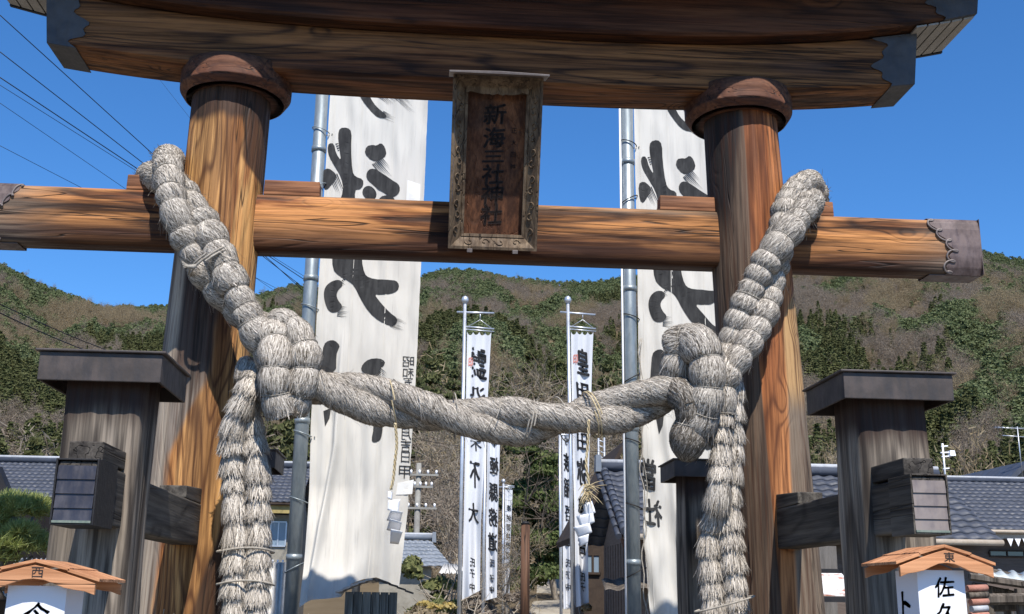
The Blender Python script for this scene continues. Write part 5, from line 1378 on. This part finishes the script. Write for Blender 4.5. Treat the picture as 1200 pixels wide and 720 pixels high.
# ================================================================== BUILDINGS
def tile_mat(name, a, b, spec=0.35, rough=0.55):
    M = Mat(name, rough, spec); n = M.noise(M.map(), 2.5, 3); _, kc = M.voro(M.map((1, 1, 1)), 3.6); r_ = M.xyz(kc)[0]
    M.col(M.mix(n * 0.5 + r_ * 0.5, a, b)); M.rough(n.step(.3, .7, rough - .1, rough + .15)); return M.m
M_tile = tile_mat('blue grey roof tile', (0.032, 0.037, 0.050), (0.060, 0.068, 0.090))
M_tiled = tile_mat('dark slate roof tile', (0.04, 0.046, 0.062), (0.075, 0.085, 0.11))
M_tileg = tile_mat('silver grey roof tile', (0.12, 0.14, 0.165), (0.2, 0.22, 0.25), 0.4, .5)
M_conc = noisy('concrete pole', (0.20, 0.19, 0.17), (0.28, 0.27, 0.24), 3, 0.9)
M_mort = noisy('pale ridge mortar', (0.34, 0.35, 0.37), (0.45, 0.46, 0.48), 8)
M_must = noisy('mustard painted board', (0.27, 0.20, 0.075), (0.36, 0.28, 0.11), 3, 0.7)
M_wallbeige = noisy('dull plaster wall', (0.22, 0.20, 0.16), (0.30, 0.275, 0.225), 2, 0.9)
M_brn = noisy('brown siding', (0.10, 0.075, 0.06), (0.145, 0.11, 0.09), 3, 0.8, 0.3, 0.3, 0.01, 0, (1, 1, 8))
M_dkbrn = noisy('dark brown wood wall', (0.035, 0.024, 0.018), (0.06, 0.042, 0.03), 3, 0.85)
M_greyw = noisy('grey weathered wall boards', (0.10, 0.09, 0.08), (0.16, 0.145, 0.13), 3, 0.85, 0.3, 0.4, 0.01, 0, (8, 1, .5))
M_corr = noisy('pale corrugated sheet', (0.42, 0.40, 0.36), (0.56, 0.54, 0.5), 3, 0.7, 0.3)
M_plast = noisy('milky plastic sheet', (0.42, 0.46, 0.44), (0.58, 0.61, 0.58), 2, 0.5)
M_glass = Mat('dark window glass', 0.08, 0.8).col((0.03, 0.04, 0.05)).m
M_glassb = Mat('pale curtained window', 0.25, 0.6).col((0.20, 0.26, 0.32)).m
M_gutter = noisy('tan gutter', (0.35, 0.29, 0.22), (0.45, 0.38, 0.3), 4, 0.6)
M_redtile = noisy('red brown tile stack', (0.32, 0.14, 0.10), (0.46, 0.22, 0.16), 6, 0.8)
M_teal = wood('teal grey board', 2, (0.27, 0.29, 0.27), (0.19, 0.21, 0.20), (0.06, 0.065, 0.065), (0.2, 0.2, 0.18), 44, 6, 0.4, 0.2, 0.08, .4)
def tiled_roof(parent, EL, ER, RL, RR_, pitch=0.27, rows=10, mat=None, name='roof_tiles', step=0.035, wave=0.03):
    EL, ER, RL, RR_ = map(Vector, (EL, ER, RL, RR_)); W = (ER - EL).length; nc = max(int(W / pitch), 2)
    nrm = (ER - EL).cross(RL - EL).normalized(); 
    if nrm.z < 0: nrm = -nrm
    mb = MB(); mb.smooth = True; sub = 6; V_ = []
    prof = [0.1, 0.55, 0.95, 1.0, 0.6, 0.12]
    for r_ in range(rows):
        for e in (0, 1):
            t = (r_ + (0 if e == 0 else 1.03)) / rows
            A, B = EL.lerp(RL, min(t, 1)), ER.lerp(RR_, min(t, 1)); lift = step if e == 0 else 0.0
            for c in range(nc * sub + 1):
                u = c / (nc * sub); V_.append(A.lerp(B, u) + nrm * (prof[c % sub] * wave + lift))
    n_ = nc * sub + 1; F = []
    for r_ in range(rows):
        o_ = r_ * 2 * n_
        F += [(o_ + i, o_ + i + 1, o_ + n_ + i + 1, o_ + n_ + i) for i in range(n_ - 1)]
    b = len(V_)
    for r_ in range(rows):   # front lips
        t = r_ / rows; A, B = EL.lerp(RL, t), ER.lerp(RR_, t); o_ = r_ * 2 * n_; s_ = len(V_)
        for c in range(n_): V_.append(A.lerp(B, c / (n_ - 1)) + nrm * (prof[c % sub] * wave - 0.0))
        F += [(s_ + i, s_ + i + 1, o_ + i + 1, o_ + i) for i in range(n_ - 1)]
    mb.add(V_, F); o = mb.build(name, mat or M_tile, parent, kind='stuff'); return o
def ridge_roll(parent, a, b, r=0.11, mat=None, pale=True):
    mb = MB(); mb.tube([a, b], r, 10); o = mb.build('ridge_tile', mat or M_tile, parent)
    if pale:
        mb = MB(); a2, b2 = Vector(a) + Vector((0, 0, r)), Vector(b) + Vector((0, 0, r)); mb.tube([a2, b2], r * .55, 8); mb.build('ridge_cap', M_mort, parent)
    return o
def window(parent, x0, x1, z0, z1, y, glass, nx=2, fr=None):
    mb = MB(); t = 0.05
    mb.box(((x0 + x1) / 2, y, z0), (x1 - x0, .06, t)); mb.box(((x0 + x1) / 2, y, z1), (x1 - x0, .06, t))
    for i in range(nx + 1): mb.box((lerp(x0, x1, i / nx), y, (z0 + z1) / 2), (t, .055, z1 - z0 - t))
    w = mb.build('window', fr or M_alu, parent)
    for i in range(nx): MB().box((lerp(x0, x1, (i + .5) / nx), y + .01, (z0 + z1) / 2), ((x1 - x0) / nx - t - .004, .02, z1 - z0 - t - .004)).build('pane', glass, w)
# --- long house on the left
Y0 = 42.0; xa, xb = at(-120, 585, Y0).x, at(352, 588, Y0).x; ze = at(150, 585.5, Y0).z; zr = at(150, 545, Y0 + 3.6).z
h1 = empty('long_house', ((xa + xb) / 2, Y0 + 3.6, 0), 'long low house with a blue grey tiled roof and mustard fascia behind the left posts', 'house')
tiled_roof(h1, (xa, Y0, ze), (xb, Y0, ze), (xa, Y0 + 3.6, zr), (xb, Y0 + 3.6, zr), 0.235, 11)
tiled_roof(h1, (xa, Y0 + 7.2, ze), (xb, Y0 + 7.2, ze), (xa, Y0 + 3.6, zr), (xb, Y0 + 3.6, zr), 0.4, 6)
ridge_roll(h1, (xa, Y0 + 3.6, zr + .10), (xb, Y0 + 3.6, zr + .10), 0.12)
MB().box(((xa + xb) / 2, Y0 + .12, ze - .22), (xb - xa - .1, .10, .34)).build('fascia', M_must, h1)
mb = MB(); mb.tube([(xa, Y0 - .02, ze - .06), (xb, Y0 - .02, ze - .06)], .05, 8); mb.build('gutter', M_dkbrn, h1)
mb = MB(); mb.box(((xa + xb) / 2, Y0 + 4.0, (ze - .4) / 2), (xb - xa - .8, 6.4, ze - .4)); mb.build('wall', M_wallbeige, h1)
mb = MB(); mb.prism([(xb - .5, Y0 + .8, ze - .4), (xb - .5, Y0 + 7.0, ze - .4), (xb - .5, Y0 + 3.6, zr - .1)], (.1, 0, 0)); mb.build('gable', M_wallbeige, h1)
for (p0, p1, py0, py1, gl, nx) in ((22, 50, 601, 618, M_glass, 2), (22, 50, 620, 640, M_glass, 2), (54, 66, 606, 645, M_glassb, 1), (316, 336, 612, 640, M_glassb, 2), (300, 313, 600, 640, M_glass, 1), (-60, 10, 601, 640, M_glass, 3), (200, 280, 602, 640, M_glass, 3)):
    a, b = at(p0, py1, Y0 + .76), at(p1, py0, Y0 + .76); window(h1, a.x, b.x, a.z, b.z, Y0 + .76, gl, nx)
# --- dark gable eave at the left edge
p = at(0, 585, 20); q = at(-60, 530, 20); r_ = at(13, 583, 20)
sh = empty('dark_eave_house', (p.x - 2.5, 22, 0), 'corner of a black roofed house poking in at the left edge', 'house')
mb = MB(); mb.prism([at(13, 584, 20), at(-3, 546, 20), at(-70, 528, 20), at(-70, 590, 20)], (0, .25, 0)); mb.build('roof', M_black, sh)
MB().box((r_.x - 1.2, 22.7, (r_.z - .1) / 2), (1.6, 4.2, r_.z - .1)).build('wall', M_dkbrn, sh)
# --- corrugated lean-to behind the left lantern and a fence behind the left tail
def corrugated(name, A, B, Cc, D, mat, waves, parent=None, amp=0.015):
    A, B, Cc, D = map(Vector, (A, B, Cc, D)); nrm = (B - A).cross(D - A).normalized(); mb = MB(); mb.smooth = True; n_ = waves * 6
    mb.grid(lambda u, v: A.lerp(B, u).lerp(D.lerp(Cc, u), v) + nrm * amp * math.sin(u * waves * 6.283), linsp(0, 1, n_ + 1), [0, 1])
    o = mb.build(name, mat, parent); sm = o.modifiers.new('t', 'SOLIDIFY'); sm.thickness = .004; return o
a, b = at(-60, 697, 11), at(24, 695, 11); c, d = at(64, 654, 13.2), at(-60, 654, 13.2)
ln = empty('lean_to', (a.x, 12, 0), 'low lean-to with a pale corrugated roof behind the left lantern', 'shed')
corrugated('corrugated_roof', a, (b.x, b.y, a.z), (c.x, c.y, d.z), d, M_corr, 22, ln)
MB().box(((a.x + b.x) / 2, 12.4, a.z / 2), (b.x - a.x - .2, 1.6, a.z - .1)).build('wall', M_dkbrn, ln)
a, b = at(296, 700, 15), at(350, 700, 15); zt = at(320, 659, 15).z
fe = empty('corrugated_fence', ((a.x + b.x) / 2, 15, 0), 'tan corrugated fence panel between the left rope tail and the banner pole', 'fence')
corrugated('sheet', (a.x, 15, 0), (b.x, 15, 0), (b.x, 15, zt), (a.x, 15, zt), M_corr, 12, fe)
for i in range(9): MB().tube([(lerp(a.x, b.x, (i + .5) / 9), 14.97, zt - .01), (lerp(a.x, b.x, (i + .5) / 9), 14.97, zt + .03)], .012, 6).build('cap_nail', M_paper, fe)
# --- board hut behind the hem of the left tall banner
bx0, bx1 = at(404, 700, 10.6).x, at(466, 700, 10.6).x; zt = at(430, 694, 10.6).z
hut = empty('board_hut', ((bx0 + bx1) / 2, 10.8, 0), 'weathered teal grey board hut with shingled roof before the left tall banner foot', 'hut')
nb = 6
for i in range(nb):
    w = (bx1 - bx0) / nb; MB().box((bx0 + (i + .5) * w, 10.6 + (.006 if i % 2 else 0), zt / 2), (w - .008, .03, zt)).build('board', M_teal, hut)
MB().box(((bx0 + bx1) / 2, 10.83, zt / 2 - .01), (bx1 - bx0 - .03, .40, zt - .02)).build('wall', M_teal, hut)
xm = bx0 + (bx1 - bx0) * .52
for s_, xe_ in ((-1, bx0 - .08), (1, bx1 + .14)):
    for i in range(5):
        u0, u1 = i / 5, (i + 1) / 5; X0, X1 = lerp(xm, xe_, u0), lerp(xm, xe_, u1); Z0, Z1 = zt + .115 - .13 * u0 ** 1.2, zt + .115 - .13 * u1 ** 1.2
        mb = MB(); mb.prism([(X0, 10.5, Z0 + .01), (X1, 10.5, Z1 + .018), (X1, 10.5, Z1), (X0, 10.5, Z0 - .008)], (0, .62, 0)); mb.build('shingle_course', M_corr if s_ < 0 else M_oldw, hut)
# --- small blue roof with ridge, and a pale canopy
Y1 = 36; xa, xb = at(440, 640, Y1).x, at(512, 640, Y1).x; xr = at(508, 632, Y1 + 1.6).x; zr = at(495, 634, Y1 + 1.6).z; ze = at(495, 664, Y1).z
h2 = empty('small_tiled_house', ((xa + xb) / 2, Y1 + 1.6, 0), 'small house roof of silver grey tiles right of the left tall banner', 'house')
tiled_roof(h2, (xa, Y1, ze), (xb + .5, Y1, ze), (xa, Y1 + 1.6, zr), (xr - .1, Y1 + 1.6, zr), .25, 7, M_tileg)
ridge_roll(h2, (xa, Y1 + 1.6, zr + .12), (xr, Y1 + 1.6, zr + .12), .09, M_tileg); MB().box((xr + .02, Y1 + 1.6, zr + .12), (.14, .26, .34), taper=.8).build('ridge_end', M_tileg, h2)
MB().box(((xa + xb) / 2, Y1 + 1.4, ze / 2), (xb - xa - .3, 2, ze)).build('wall', M_wallbeige, h2)
a, b = at(514, 672, 30), at(546, 672, 30); zt = at(530, 661, 31).z
cn = empty('canopy', ((a.x + b.x) / 2, 30.5, 0), 'little pale corrugated canopy left of the first small banner', 'canopy')
corrugated('sheet', (a.x, 30, a.z), (b.x, 30, a.z), (b.x - .1, 31.2, zt), (a.x + .15, 31.2, zt), M_corr, 7, cn)
for x in (a.x + .1, b.x - .1): MB().tube([(x, 30.6, 0), (x, 30.6, a.z)], .04, 6).build('post', M_oldw, cn)
# --- tiled building right of the small banners
Ye, Yr = 20.0, 22.35; xl = at(731, 627, Ye).x; ze = at(731, 627, Ye).z; zr = at(707, 553, Yr).z; xR = xl + 7
h3 = empty('tiled_storehouse', (xl + 3.5, Yr, 0), 'brown walled storehouse with dark blue tiled gable roof left of the right banner pole', 'storehouse')
tiled_roof(h3, (xl, Ye, ze), (xR, Ye, ze), (xl, Yr, zr), (xR, Yr, zr), .26, 11, M_tile, wave=.035)
tiled_roof(h3, (xl, 2 * Yr - Ye, ze), (xR, 2 * Yr - Ye, ze), (xl, Yr, zr), (xR, Yr, zr), .3, 8, M_tiled)
ridge_roll(h3, (xl - .15, Yr, zr + .10), (xR, Yr, zr + .10), .10, M_tiled)
MB().box((xl - .1, Yr, zr + .16), (.12, .26, .34), taper=.85).build('ridge_end', M_tileg, h3)
# the verge: a row of round tiles, each its own
for i in range(13):
    t = i / 12; p = Vector((xl + .02, lerp(Ye, Yr, t), lerp(ze, zr, t) + .07)); q = Vector((xl + .02, lerp(Ye, Yr, t + .085), lerp(ze, zr, t + .085) + .05))
    MB().tube([p, q], [.082, .074], 10).build('verge_tile', M_tiled, h3)
for i in range(8):
    t = i / 8; p = Vector((xl - .09, lerp(Ye, Yr, t), lerp(ze, zr, t) - .03)); q = Vector((xl - .09, lerp(Ye, Yr, t + .15), lerp(ze, zr, t + .15) - .06)); MB().tube([p, q], [.06, .05], 8).build('side_tile', M_tile, h3)
mb = MB(); mb.prism([(xl + .0, Ye + .1, ze - .05), (xl + .0, Yr, zr - .08), (xl + .0, Yr, zr - .3), (xl + .0, Ye + .1, ze - .22)], (.06, 0, 0)); mb.build('bargeboard', M_coll, h3)
mb = MB(); mb.box((xl + 3.6, Yr, (ze - .02) / 2), (6.6, 3.7, ze - .02)); mb.prism([(xl + .3, Yr - 1.85, ze - .02), (xl + .3, Yr + 1.85, ze - .02), (xl + .3, Yr, zr - .25)], (6.6, 0, 0)); 
w3 = mb.build('wall', M_brn, h3)
for i in range(12): MB().box((xl + .295, Yr - 1.85 + .31 * i, ze / 2), (.02, .03, ze - .1)).build('batten', M_brn, w3)
mb = MB(); xd = xl + .10; mb.tube([(xl, Ye - .03, ze - .03), (xl + 7, Ye - .03, ze - .03)], .055, 8); mb.build('gutter', M_gutter, h3)
mb = MB(); mb.box((xl + .12, Ye - .03, ze - .12), (.16, .16, .16), taper=1.2); mb.tube([(xl + .12, Ye - .03, ze - .12), (xl + .14, Ye + .3, ze - .45), (xl + .14, Ye + .35, 0.9)], .04, 8); mb.build('downspout', M_gutter, h3)
zl = at(718, 692, 20.3).z
corrugated('side_canopy', (xl - .35, 20.0, zl), (xl + 1.5, 20.0, zl + .1), (xl + 1.5, 21.0, zl + .3), (xl - .25, 21.0, zl + .2), M_oldw, 6, h3, .02)
# dark annex behind it
xa2 = at(670, 640, 25.5).x; za2 = at(700, 575, 25.5).z
h4 = empty('dark_annex', ((xa2 + xl + 1) / 2, 26.5, 0), 'dark brown timber annex with a window right of the hanging paper streamer', 'outbuilding')
zb2 = at(672, 636, 25.5).z
mb = MB(); mb.prism([(xa2 + .05, 25.4, zb2), (xl + 1, 25.4, za2 + 1.0), (xl + 1, 25.4, za2 + 1.15), (xa2, 25.4, zb2 + .12)], (0, 3.2, 0)); mb.build('roof', M_dkbrn, h4)
wx0 = at(684, 660, 26).x; mb = MB(); mb.prism([(wx0, 26, 0), (xl + 1, 26, 0), (xl + 1, 26, za2 + .9), (wx0, 26, zb2 + .15)], (0, 2.4, 0)); mb.build('wall', M_dkbrn, h4)
a, b = at(686, 672, 25.96), at(703, 650, 25.96); window(h4, a.x, b.x, a.z, b.z, 25.96, M_glassb, 2, M_dkbrn)
# --- big tiled house on the right
Y0 = 36.0; xa, xb = at(930, 622, Y0).x, at(1330, 622, Y0).x; ze = at(1150, 621, Y0).z; zr = at(1150, 565, Y0 + 4.4).z
h5 = empty('large_tiled_house', ((xa + xb) / 2, Y0 + 4.4, 0), 'wide house with dark blue pantile roof behind the right posts', 'house')
tiled_roof(h5, (xa, Y0, ze), (xb, Y0, ze), (xa, Y0 + 4.4, zr), (xb, Y0 + 4.4, zr), .27, 14)
tiled_roof(h5, (xa, Y0 + 8.8, ze), (xb, Y0 + 8.8, ze), (xa, Y0 + 4.4, zr), (xb, Y0 + 4.4, zr), .4, 8)
ridge_roll(h5, (xa, Y0 + 4.4, zr + .06), (xb, Y0 + 4.4, zr + .06), .10)
mb = MB(); mb.tube([(xa, Y0 - .05, ze - .05), (xb, Y0 - .05, ze - .05)], .06, 8); mb.build('gutter', M_gutter, h5)
MB().box(((xa + xb) / 2, Y0 + .1, ze - .18), (xb - xa - .1, .08, .2)).build('fascia', M_gutter, h5)
MB().box(((xa + xb) / 2, Y0 + 4.6, (ze - .2) / 2), (xb - xa - .8, 7.4, ze - .2)).build('wall', M_brn, h5)
mb = MB(); mb.prism([(xa + .4, Y0 + .9, ze - .2), (xa + .4, Y0 + 8.3, ze - .2), (xa + .4, Y0 + 4.4, zr - .15)], (.1, 0, 0)); mb.build('gable', M_wallbeige, h5)
for (p0, p1, py0, py1) in ((1010, 1060, 640, 668), (1160, 1200, 646, 652)):
    a, b = at(p0, py1, Y0 + .86), at(p1, py0, Y0 + .86); window(h5, a.x, b.x, a.z, b.z, Y0 + .86, M_glass, 2, M_dkbrn)
bt = empty('bunting', (at(1190, 632, 33).x, 33, at(1190, 632, 33).z), 'short row of white triangular pennants hanging under the right house eave', 'bunting')
for i in range(4):
    a = at(1180 + i * 9, 631, 33); MB().prism([(a.x, 33, a.z), (a.x + .20, 33, a.z), (a.x + .1, 33, a.z - .24)], (0, .01, 0)).build('pennant', M_paper, bt)
a = at(1176, 631, 33); MB().tube([(a.x, 33.005, a.z), (a.x + 1.2, 33.005, a.z)], .008, 5).build('string', M_wire, bt)
Y2 = 50.0; xa, xb = at(905, 560, Y2).x, at(985, 560, Y2).x; ze = at(960, 562, Y2).z; zr = at(945, 548, Y2 + 2.4).z
h6 = empty('rear_tiled_house', ((xa + xb) / 2, Y2 + 2, 0), 'upper part of a blue tiled hip roof beside the right pillar', 'house')
tiled_roof(h6, (xa, Y2, ze), (xb + .4, Y2, ze), (xa, Y2 + 2.4, zr), (at(948, 548, Y2).x, Y2 + 2.4, zr), .27, 7); MB().box(((xa + xb) / 2, Y2 + 2.0, ze / 2), (xb - xa - .3, 3, ze)).build('wall', M_wallbeige, h6)
Y3 = 46.0; ap = at(1204, 540, Y3); ev = at(1176, 566, Y3)
h7 = empty('gabled_house', (ap.x, Y3 + 3, 0), 'dark gable roof peak at the right edge above the tiled roof', 'house')
w = ap.x - ev.x; mb = MB(); mb.prism([(ap.x, Y3, ap.z), (ap.x + w * 3, Y3, ap.z - (ap.z - ev.z) * 3), (ap.x + w * 3, Y3, ap.z - (ap.z - ev.z) * 3 - .2), (ap.x, Y3, ap.z - .25), (ap.x - w * 3, Y3, ap.z - (ap.z - ev.z) * 3 - .2), (ap.x - w * 3, Y3, ap.z - (ap.z - ev.z) * 3)], (0, 7, 0)); mb.build('roof', M_tiled, h7)
mb = MB(); mb.prism([(ap.x, Y3 + .4, ap.z - .3), (ap.x + w * 2.6, Y3 + .4, ap.z - (ap.z - ev.z) * 2.6 - .3), (ap.x + w * 2.6, Y3 + .4, 0), (ap.x - w * 2.6, Y3 + .4, 0), (ap.x - w * 2.6, Y3 + .4, ap.z - (ap.z - ev.z) * 2.6 - .3)], (0, 6, 0)); mb.build('wall', M_wallbeige, h7)
# antennas
a = at(1108, 562, 40); an = empty('roof_antenna', (a.x, 40, a.z), 'slim white mast with small aerials on the right house ridge', 'antenna')
zt = at(1107, 520, 40).z; MB().tube([(a.x, 40, a.z - .3), (a.x, 40, zt)], .035, 8).build('mast', M_paper, an)
for k, (dz, L) in enumerate(((.12, .2), (.35, .35), (.5, .25), (.95, .18))):
    MB().tube([(a.x - L * .3, 40, zt - dz), (a.x + L, 40, zt - dz + .03)], .028, 6).build('aerial', M_paper, an)
MB().box((a.x + .32, 40, zt - .36), (.22, .22, .2), taper=.8).build('receiver', M_paper, an)
a = at(1197, 548, 46); an = empty('television_antenna', (a.x, 46, a.z), 'thin yagi television antenna on the gable at the right edge', 'antenna')
zt = at(1197, 503, 46).z; MB().tube([(a.x, 46, a.z - .4), (a.x, 46, zt + .1)], .025, 6).build('mast', M_alu, an)
for dz, L in ((0.05, 1.0), (-.3, .7)):
    MB().tube([(a.x - L, 46, zt + dz), (a.x + .5, 46, zt + dz - .05)], .02, 6).build('boom', M_alu, an)
for i in range(7): MB().tube([(a.x - .95 + i * .2, 45.75, zt + .04), (a.x - .95 + i * .2, 46.25, zt + .04)], .012, 5).build('element', M_alu, an)
a = at(705, 552, 45); an = empty('lattice_mast', (a.x, 45, 0), 'narrow pale lattice mast above the storehouse ridge', 'mast')
zt = at(703, 513, 45).z
for dx in (-.12, .12): MB().tube([(a.x + dx, 45, 0), (a.x + dx, 45, zt)], .04, 6).build('rail', M_alu, an)
for i in range(16): MB().tube([(a.x - .12, 45, zt - .1 - i * .22), (a.x + .12, 45, zt - .2 - i * .22)], .025, 5).build('rung', M_alu, an)
# clutter beside the right lantern: plastic roof, timber rack, stacked tiles
a = at(1142, 676, 10); rk_ = empty('timber_rack', (a.x + .7, 10.3, 0), 'rough timber rack under a milky plastic sheet beside the right lantern', 'rack')
corrugated('plastic_sheet', at(1139, 670, 10), at(1260, 702, 10), at(1260, 676, 11.8), at(1120, 664, 11.8), M_plast, 9, rk_)
for (p0, p1, Yq, th) in (((1136, 676), (1262, 694), 9.9, .035), ((1140, 686), (1262, 712), 10.2, .03), ((1140, 703), (1262, 701), 9.8, .05), ((1138, 713), (1262, 711), 10.4, .035), ((1150, 668), (1262, 690), 11.5, .035), ((1152, 697), (1196, 707), 10.8, .025)):
    MB().tube([at(*p0, Yq), at(*p1, Yq)], th, 6, smooth=False).build('beam', M_oldw, rk_)
for px_, Yq in ((1158, 10.2), (1178, 10.6), (1193, 9.9), (1225, 10.2)):
    b = at(px_, 690, Yq); MB().box((b.x, Yq, b.z / 2), (.05, .05, b.z)).build('upright', M_oldw, rk_)
for i in range(4):
    a = at(1160 + i * 11, 714, 11); MB().box((a.x, 11, a.z - .2), (.075, .02, .5)).build('pale_slat', M_corr, rk_)
a = at(1143, 690, 9.3); st = empty('tile_stack', (a.x, 9.3, 0), 'stack of red brown curved tiles right of the right lantern', 'tile stack')
z = at(1143, 722, 9.3).z; i = 0
while z < at(1143, 684, 9.3).z:
    MB().tube([(a.x - .08 + rnd.uniform(-.02, .02), 9.25, z), (a.x + .1 + rnd.uniform(-.02, .02), 9.3, z + .01)], .028, 8).build('tile', [M_redtile, M_mort, M_redtile, M_oldw][i % 4], st); z += .055; i += 1
MB().box((a.x, 9.35, z / 2 - .45), (.3, .2, z - .9)).build('pallet', M_oldw, st)
# stall seen between the right pillar and the right post
a, b = at(955, 696, 17), at(1010, 696, 17); zt = at(980, 672, 17.8).z
sl = empty('market_stall', ((a.x + b.x) / 2, 17.6, 0), 'stall with a rust stained white sheet roof seen between the right pillar and post', 'stall')
M_stain = Mat('rust stained white sheet', .6); _x, _y, _z = M_stain.xyz(); _n = M_stain.noise(M_stain.map((.6, .6, 3)), 5, 4, .6)
M_stain.col(M_stain.mix(_n.step(.5, .62), (.72, .70, .66), (.38, .13, .07))); M_stain = M_stain.m
mb = MB(); mb.prism([(a.x, 17, a.z), (a.x, 17.8, zt), (a.x, 17.8, zt - .03), (a.x, 17, a.z - .03)], (b.x - a.x, 0, 0)); mb.build('roof_sheet', M_stain, sl)
MB().box(((a.x + b.x) / 2, 17.95, zt + .02), (b.x - a.x, .1, .10)).build('ridge_beam', M_black, sl); MB().box(((a.x + b.x) / 2, 17.02, a.z - .08), (b.x - a.x, .06, .08)).build('eave_beam', M_black, sl)
z2 = at(980, 640, 18.3).z; MB().box(((a.x + b.x) / 2, 18.4, (z2 + zt) / 2), (b.x - a.x + .3, .06, z2 - zt)).build('upper_wall', M_greyw, sl)
MB().box(((a.x + b.x) / 2, 18.5, zt / 2), (b.x - a.x + .3, .06, zt - .1)).build('back_wall', M_greyw, sl)
for x in (a.x + .1, b.x - .1): MB().box((x, 17.1, (a.z - .12) / 2), (.07, .07, a.z - .12)).build('post', M_oldw, sl)
# brown post by the path
a = at(615, 710, 30); zt = at(615, 614, 30).z
bp = empty('wooden_post', (a.x, 30, 0), 'tall brown wooden post beside the path under the dark evergreen', 'post')
M_bp = wood('post timber', 2, (0.14, 0.07, 0.038), (0.09, 0.045, 0.026), (0.04, 0.022, 0.015), (0.1, .07, .05), 50, 7, .3, .4, .08, .3, size=2.0)
MB().tube([(a.x, 30, 0), (a.x, 30, zt)], [.13, .12], 16).build('shaft', M_bp, bp); MB().tube([(a.x, 30, zt), (a.x, 30, zt + .06)], [.14, .05], 16).build('cap', M_black, bp)

# ================================================================== POLES AND WIRES
def utility_pole(px_, pyt, Y, label, arms):
    t = at(px_, pyt, Y); root = empty('utility_pole', (t.x, Y, 0), label, 'utility pole')
    MB().tube([(t.x, Y, 0), (t.x, Y, t.z)], [.15, .10], 14).build('shaft', M_conc, root)
    for (py, L, R_) in arms:
        z = at(px_, py, Y).z; f = Y / FPX; arm = MB().box((t.x + (R_ - L) * f / 2, Y - .12, z), ((L + R_) * f, .07, .08)).build('cross_arm', M_conc, root)
        for k in range(4):
            x = t.x + (-L + (L + R_) * (k + .15) / 3.4) * f; MB().tube([(x, Y - .12, z + .04), (x, Y - .12, z + .16), (x, Y - .12, z + .2)], [.035, .05, .02], 8).build('insulator', M_paper, arm)
    return t
p1 = utility_pole(491, 543, 45, 'concrete utility pole with cross arms right of the left tall banner', ((557, 10, 23), (571, 5, 17), (596, 12, 22)))
utility_pole(566, 590, 58, 'distant utility pole behind the two left small banners', ((600, 8, 10), (622, 9, 8)))
p2 = utility_pole(432, 372, 40, 'tall utility pole mostly hidden behind the left tall banner', ((385, 26, 26), (398, 26, 26)))
p3 = utility_pole(232, 432, 30, 'utility pole hidden behind the left pillar and rope', ((440, 14, 14),))
def wire(a, b, sag, r, label, mat=None, n=24):
    a, b = Vector(a), Vector(b); root = MB(); pts = [a.lerp(b, t) + Vector((0, 0, -sag * 4 * t * (1 - t))) for t in linsp(0, 1, n)]
    root.tube(pts, r * 0.72, 6); o = root.build('power_line', mat or M_wire, None, loc=a); tag(o, label, 'power line', 'overhead lines'); return o
def through(p, q, Y1_, Y2_, ext=0.12):
    a, b = at(*p, Y1_), at(*q, Y2_); return a + (a - b) * ext, b
names = ['uppermost', 'second', 'third', 'fourth, thinner', 'fifth, thinner', 'lowest']
for i, (p, m_, q, r) in enumerate([((0, 18), (174, 178), (405, 386), .016), ((0, 61), (155, 197), (418, 386), .016), ((0, 91), (150, 210), (444, 386), .018), ((0, 100), (152, 217), (455, 386), .010), ((0, 121), (137, 218), (405, 398), .009), ((0, 171), (70, 216), (440, 398), .009)]):
    A, M__, B = at(*p, 24), at(m_[0], m_[1], 24 + 16 * m_[0] / 430), at(*q, 40)
    # chord with sag chosen so that the line passes the middle pixel
    t = (M__ - A).length / (B - A).length; t = min(max(t, .1), .9); ch = A.lerp(B, t); dz = ch.z - M__.z; dx = 0
    P0, P2 = A, B; wire(A + (A - B) * .0, B, max(dz / (4 * t * (1 - t)), 0.0), r, f'{names[i]} black overhead wire crossing the sky at the upper left')
wire(at(183, 88, 60), at(440, 385, 40), .3, .010, 'faint thin wire crossing the sky just left of the left pillar top')
wire(at(-4, 355, 16), at(222, 440, 30), .12, .012, 'upper of two black cables running behind the left post lid')
wire(at(-4, 365, 16), at(222, 440, 30), .20, .014, 'lower of two black cables running behind the left post lid')
wire(at(481, 513, 40), at(742, 527, 30), .25, .010, 'thin cable crossing just below the sagging rope between the banners')
wire((p1.x + .5, 45, at(491, 557, 45).z), at(742, 560, 38), .5, .010, 'cable running from the utility pole to the storehouse')
wire(at(60, 600, 40), at(30, 590, 9.5), .05, .004, 'short pale wire dropping beside the garden pine', M_lwire)
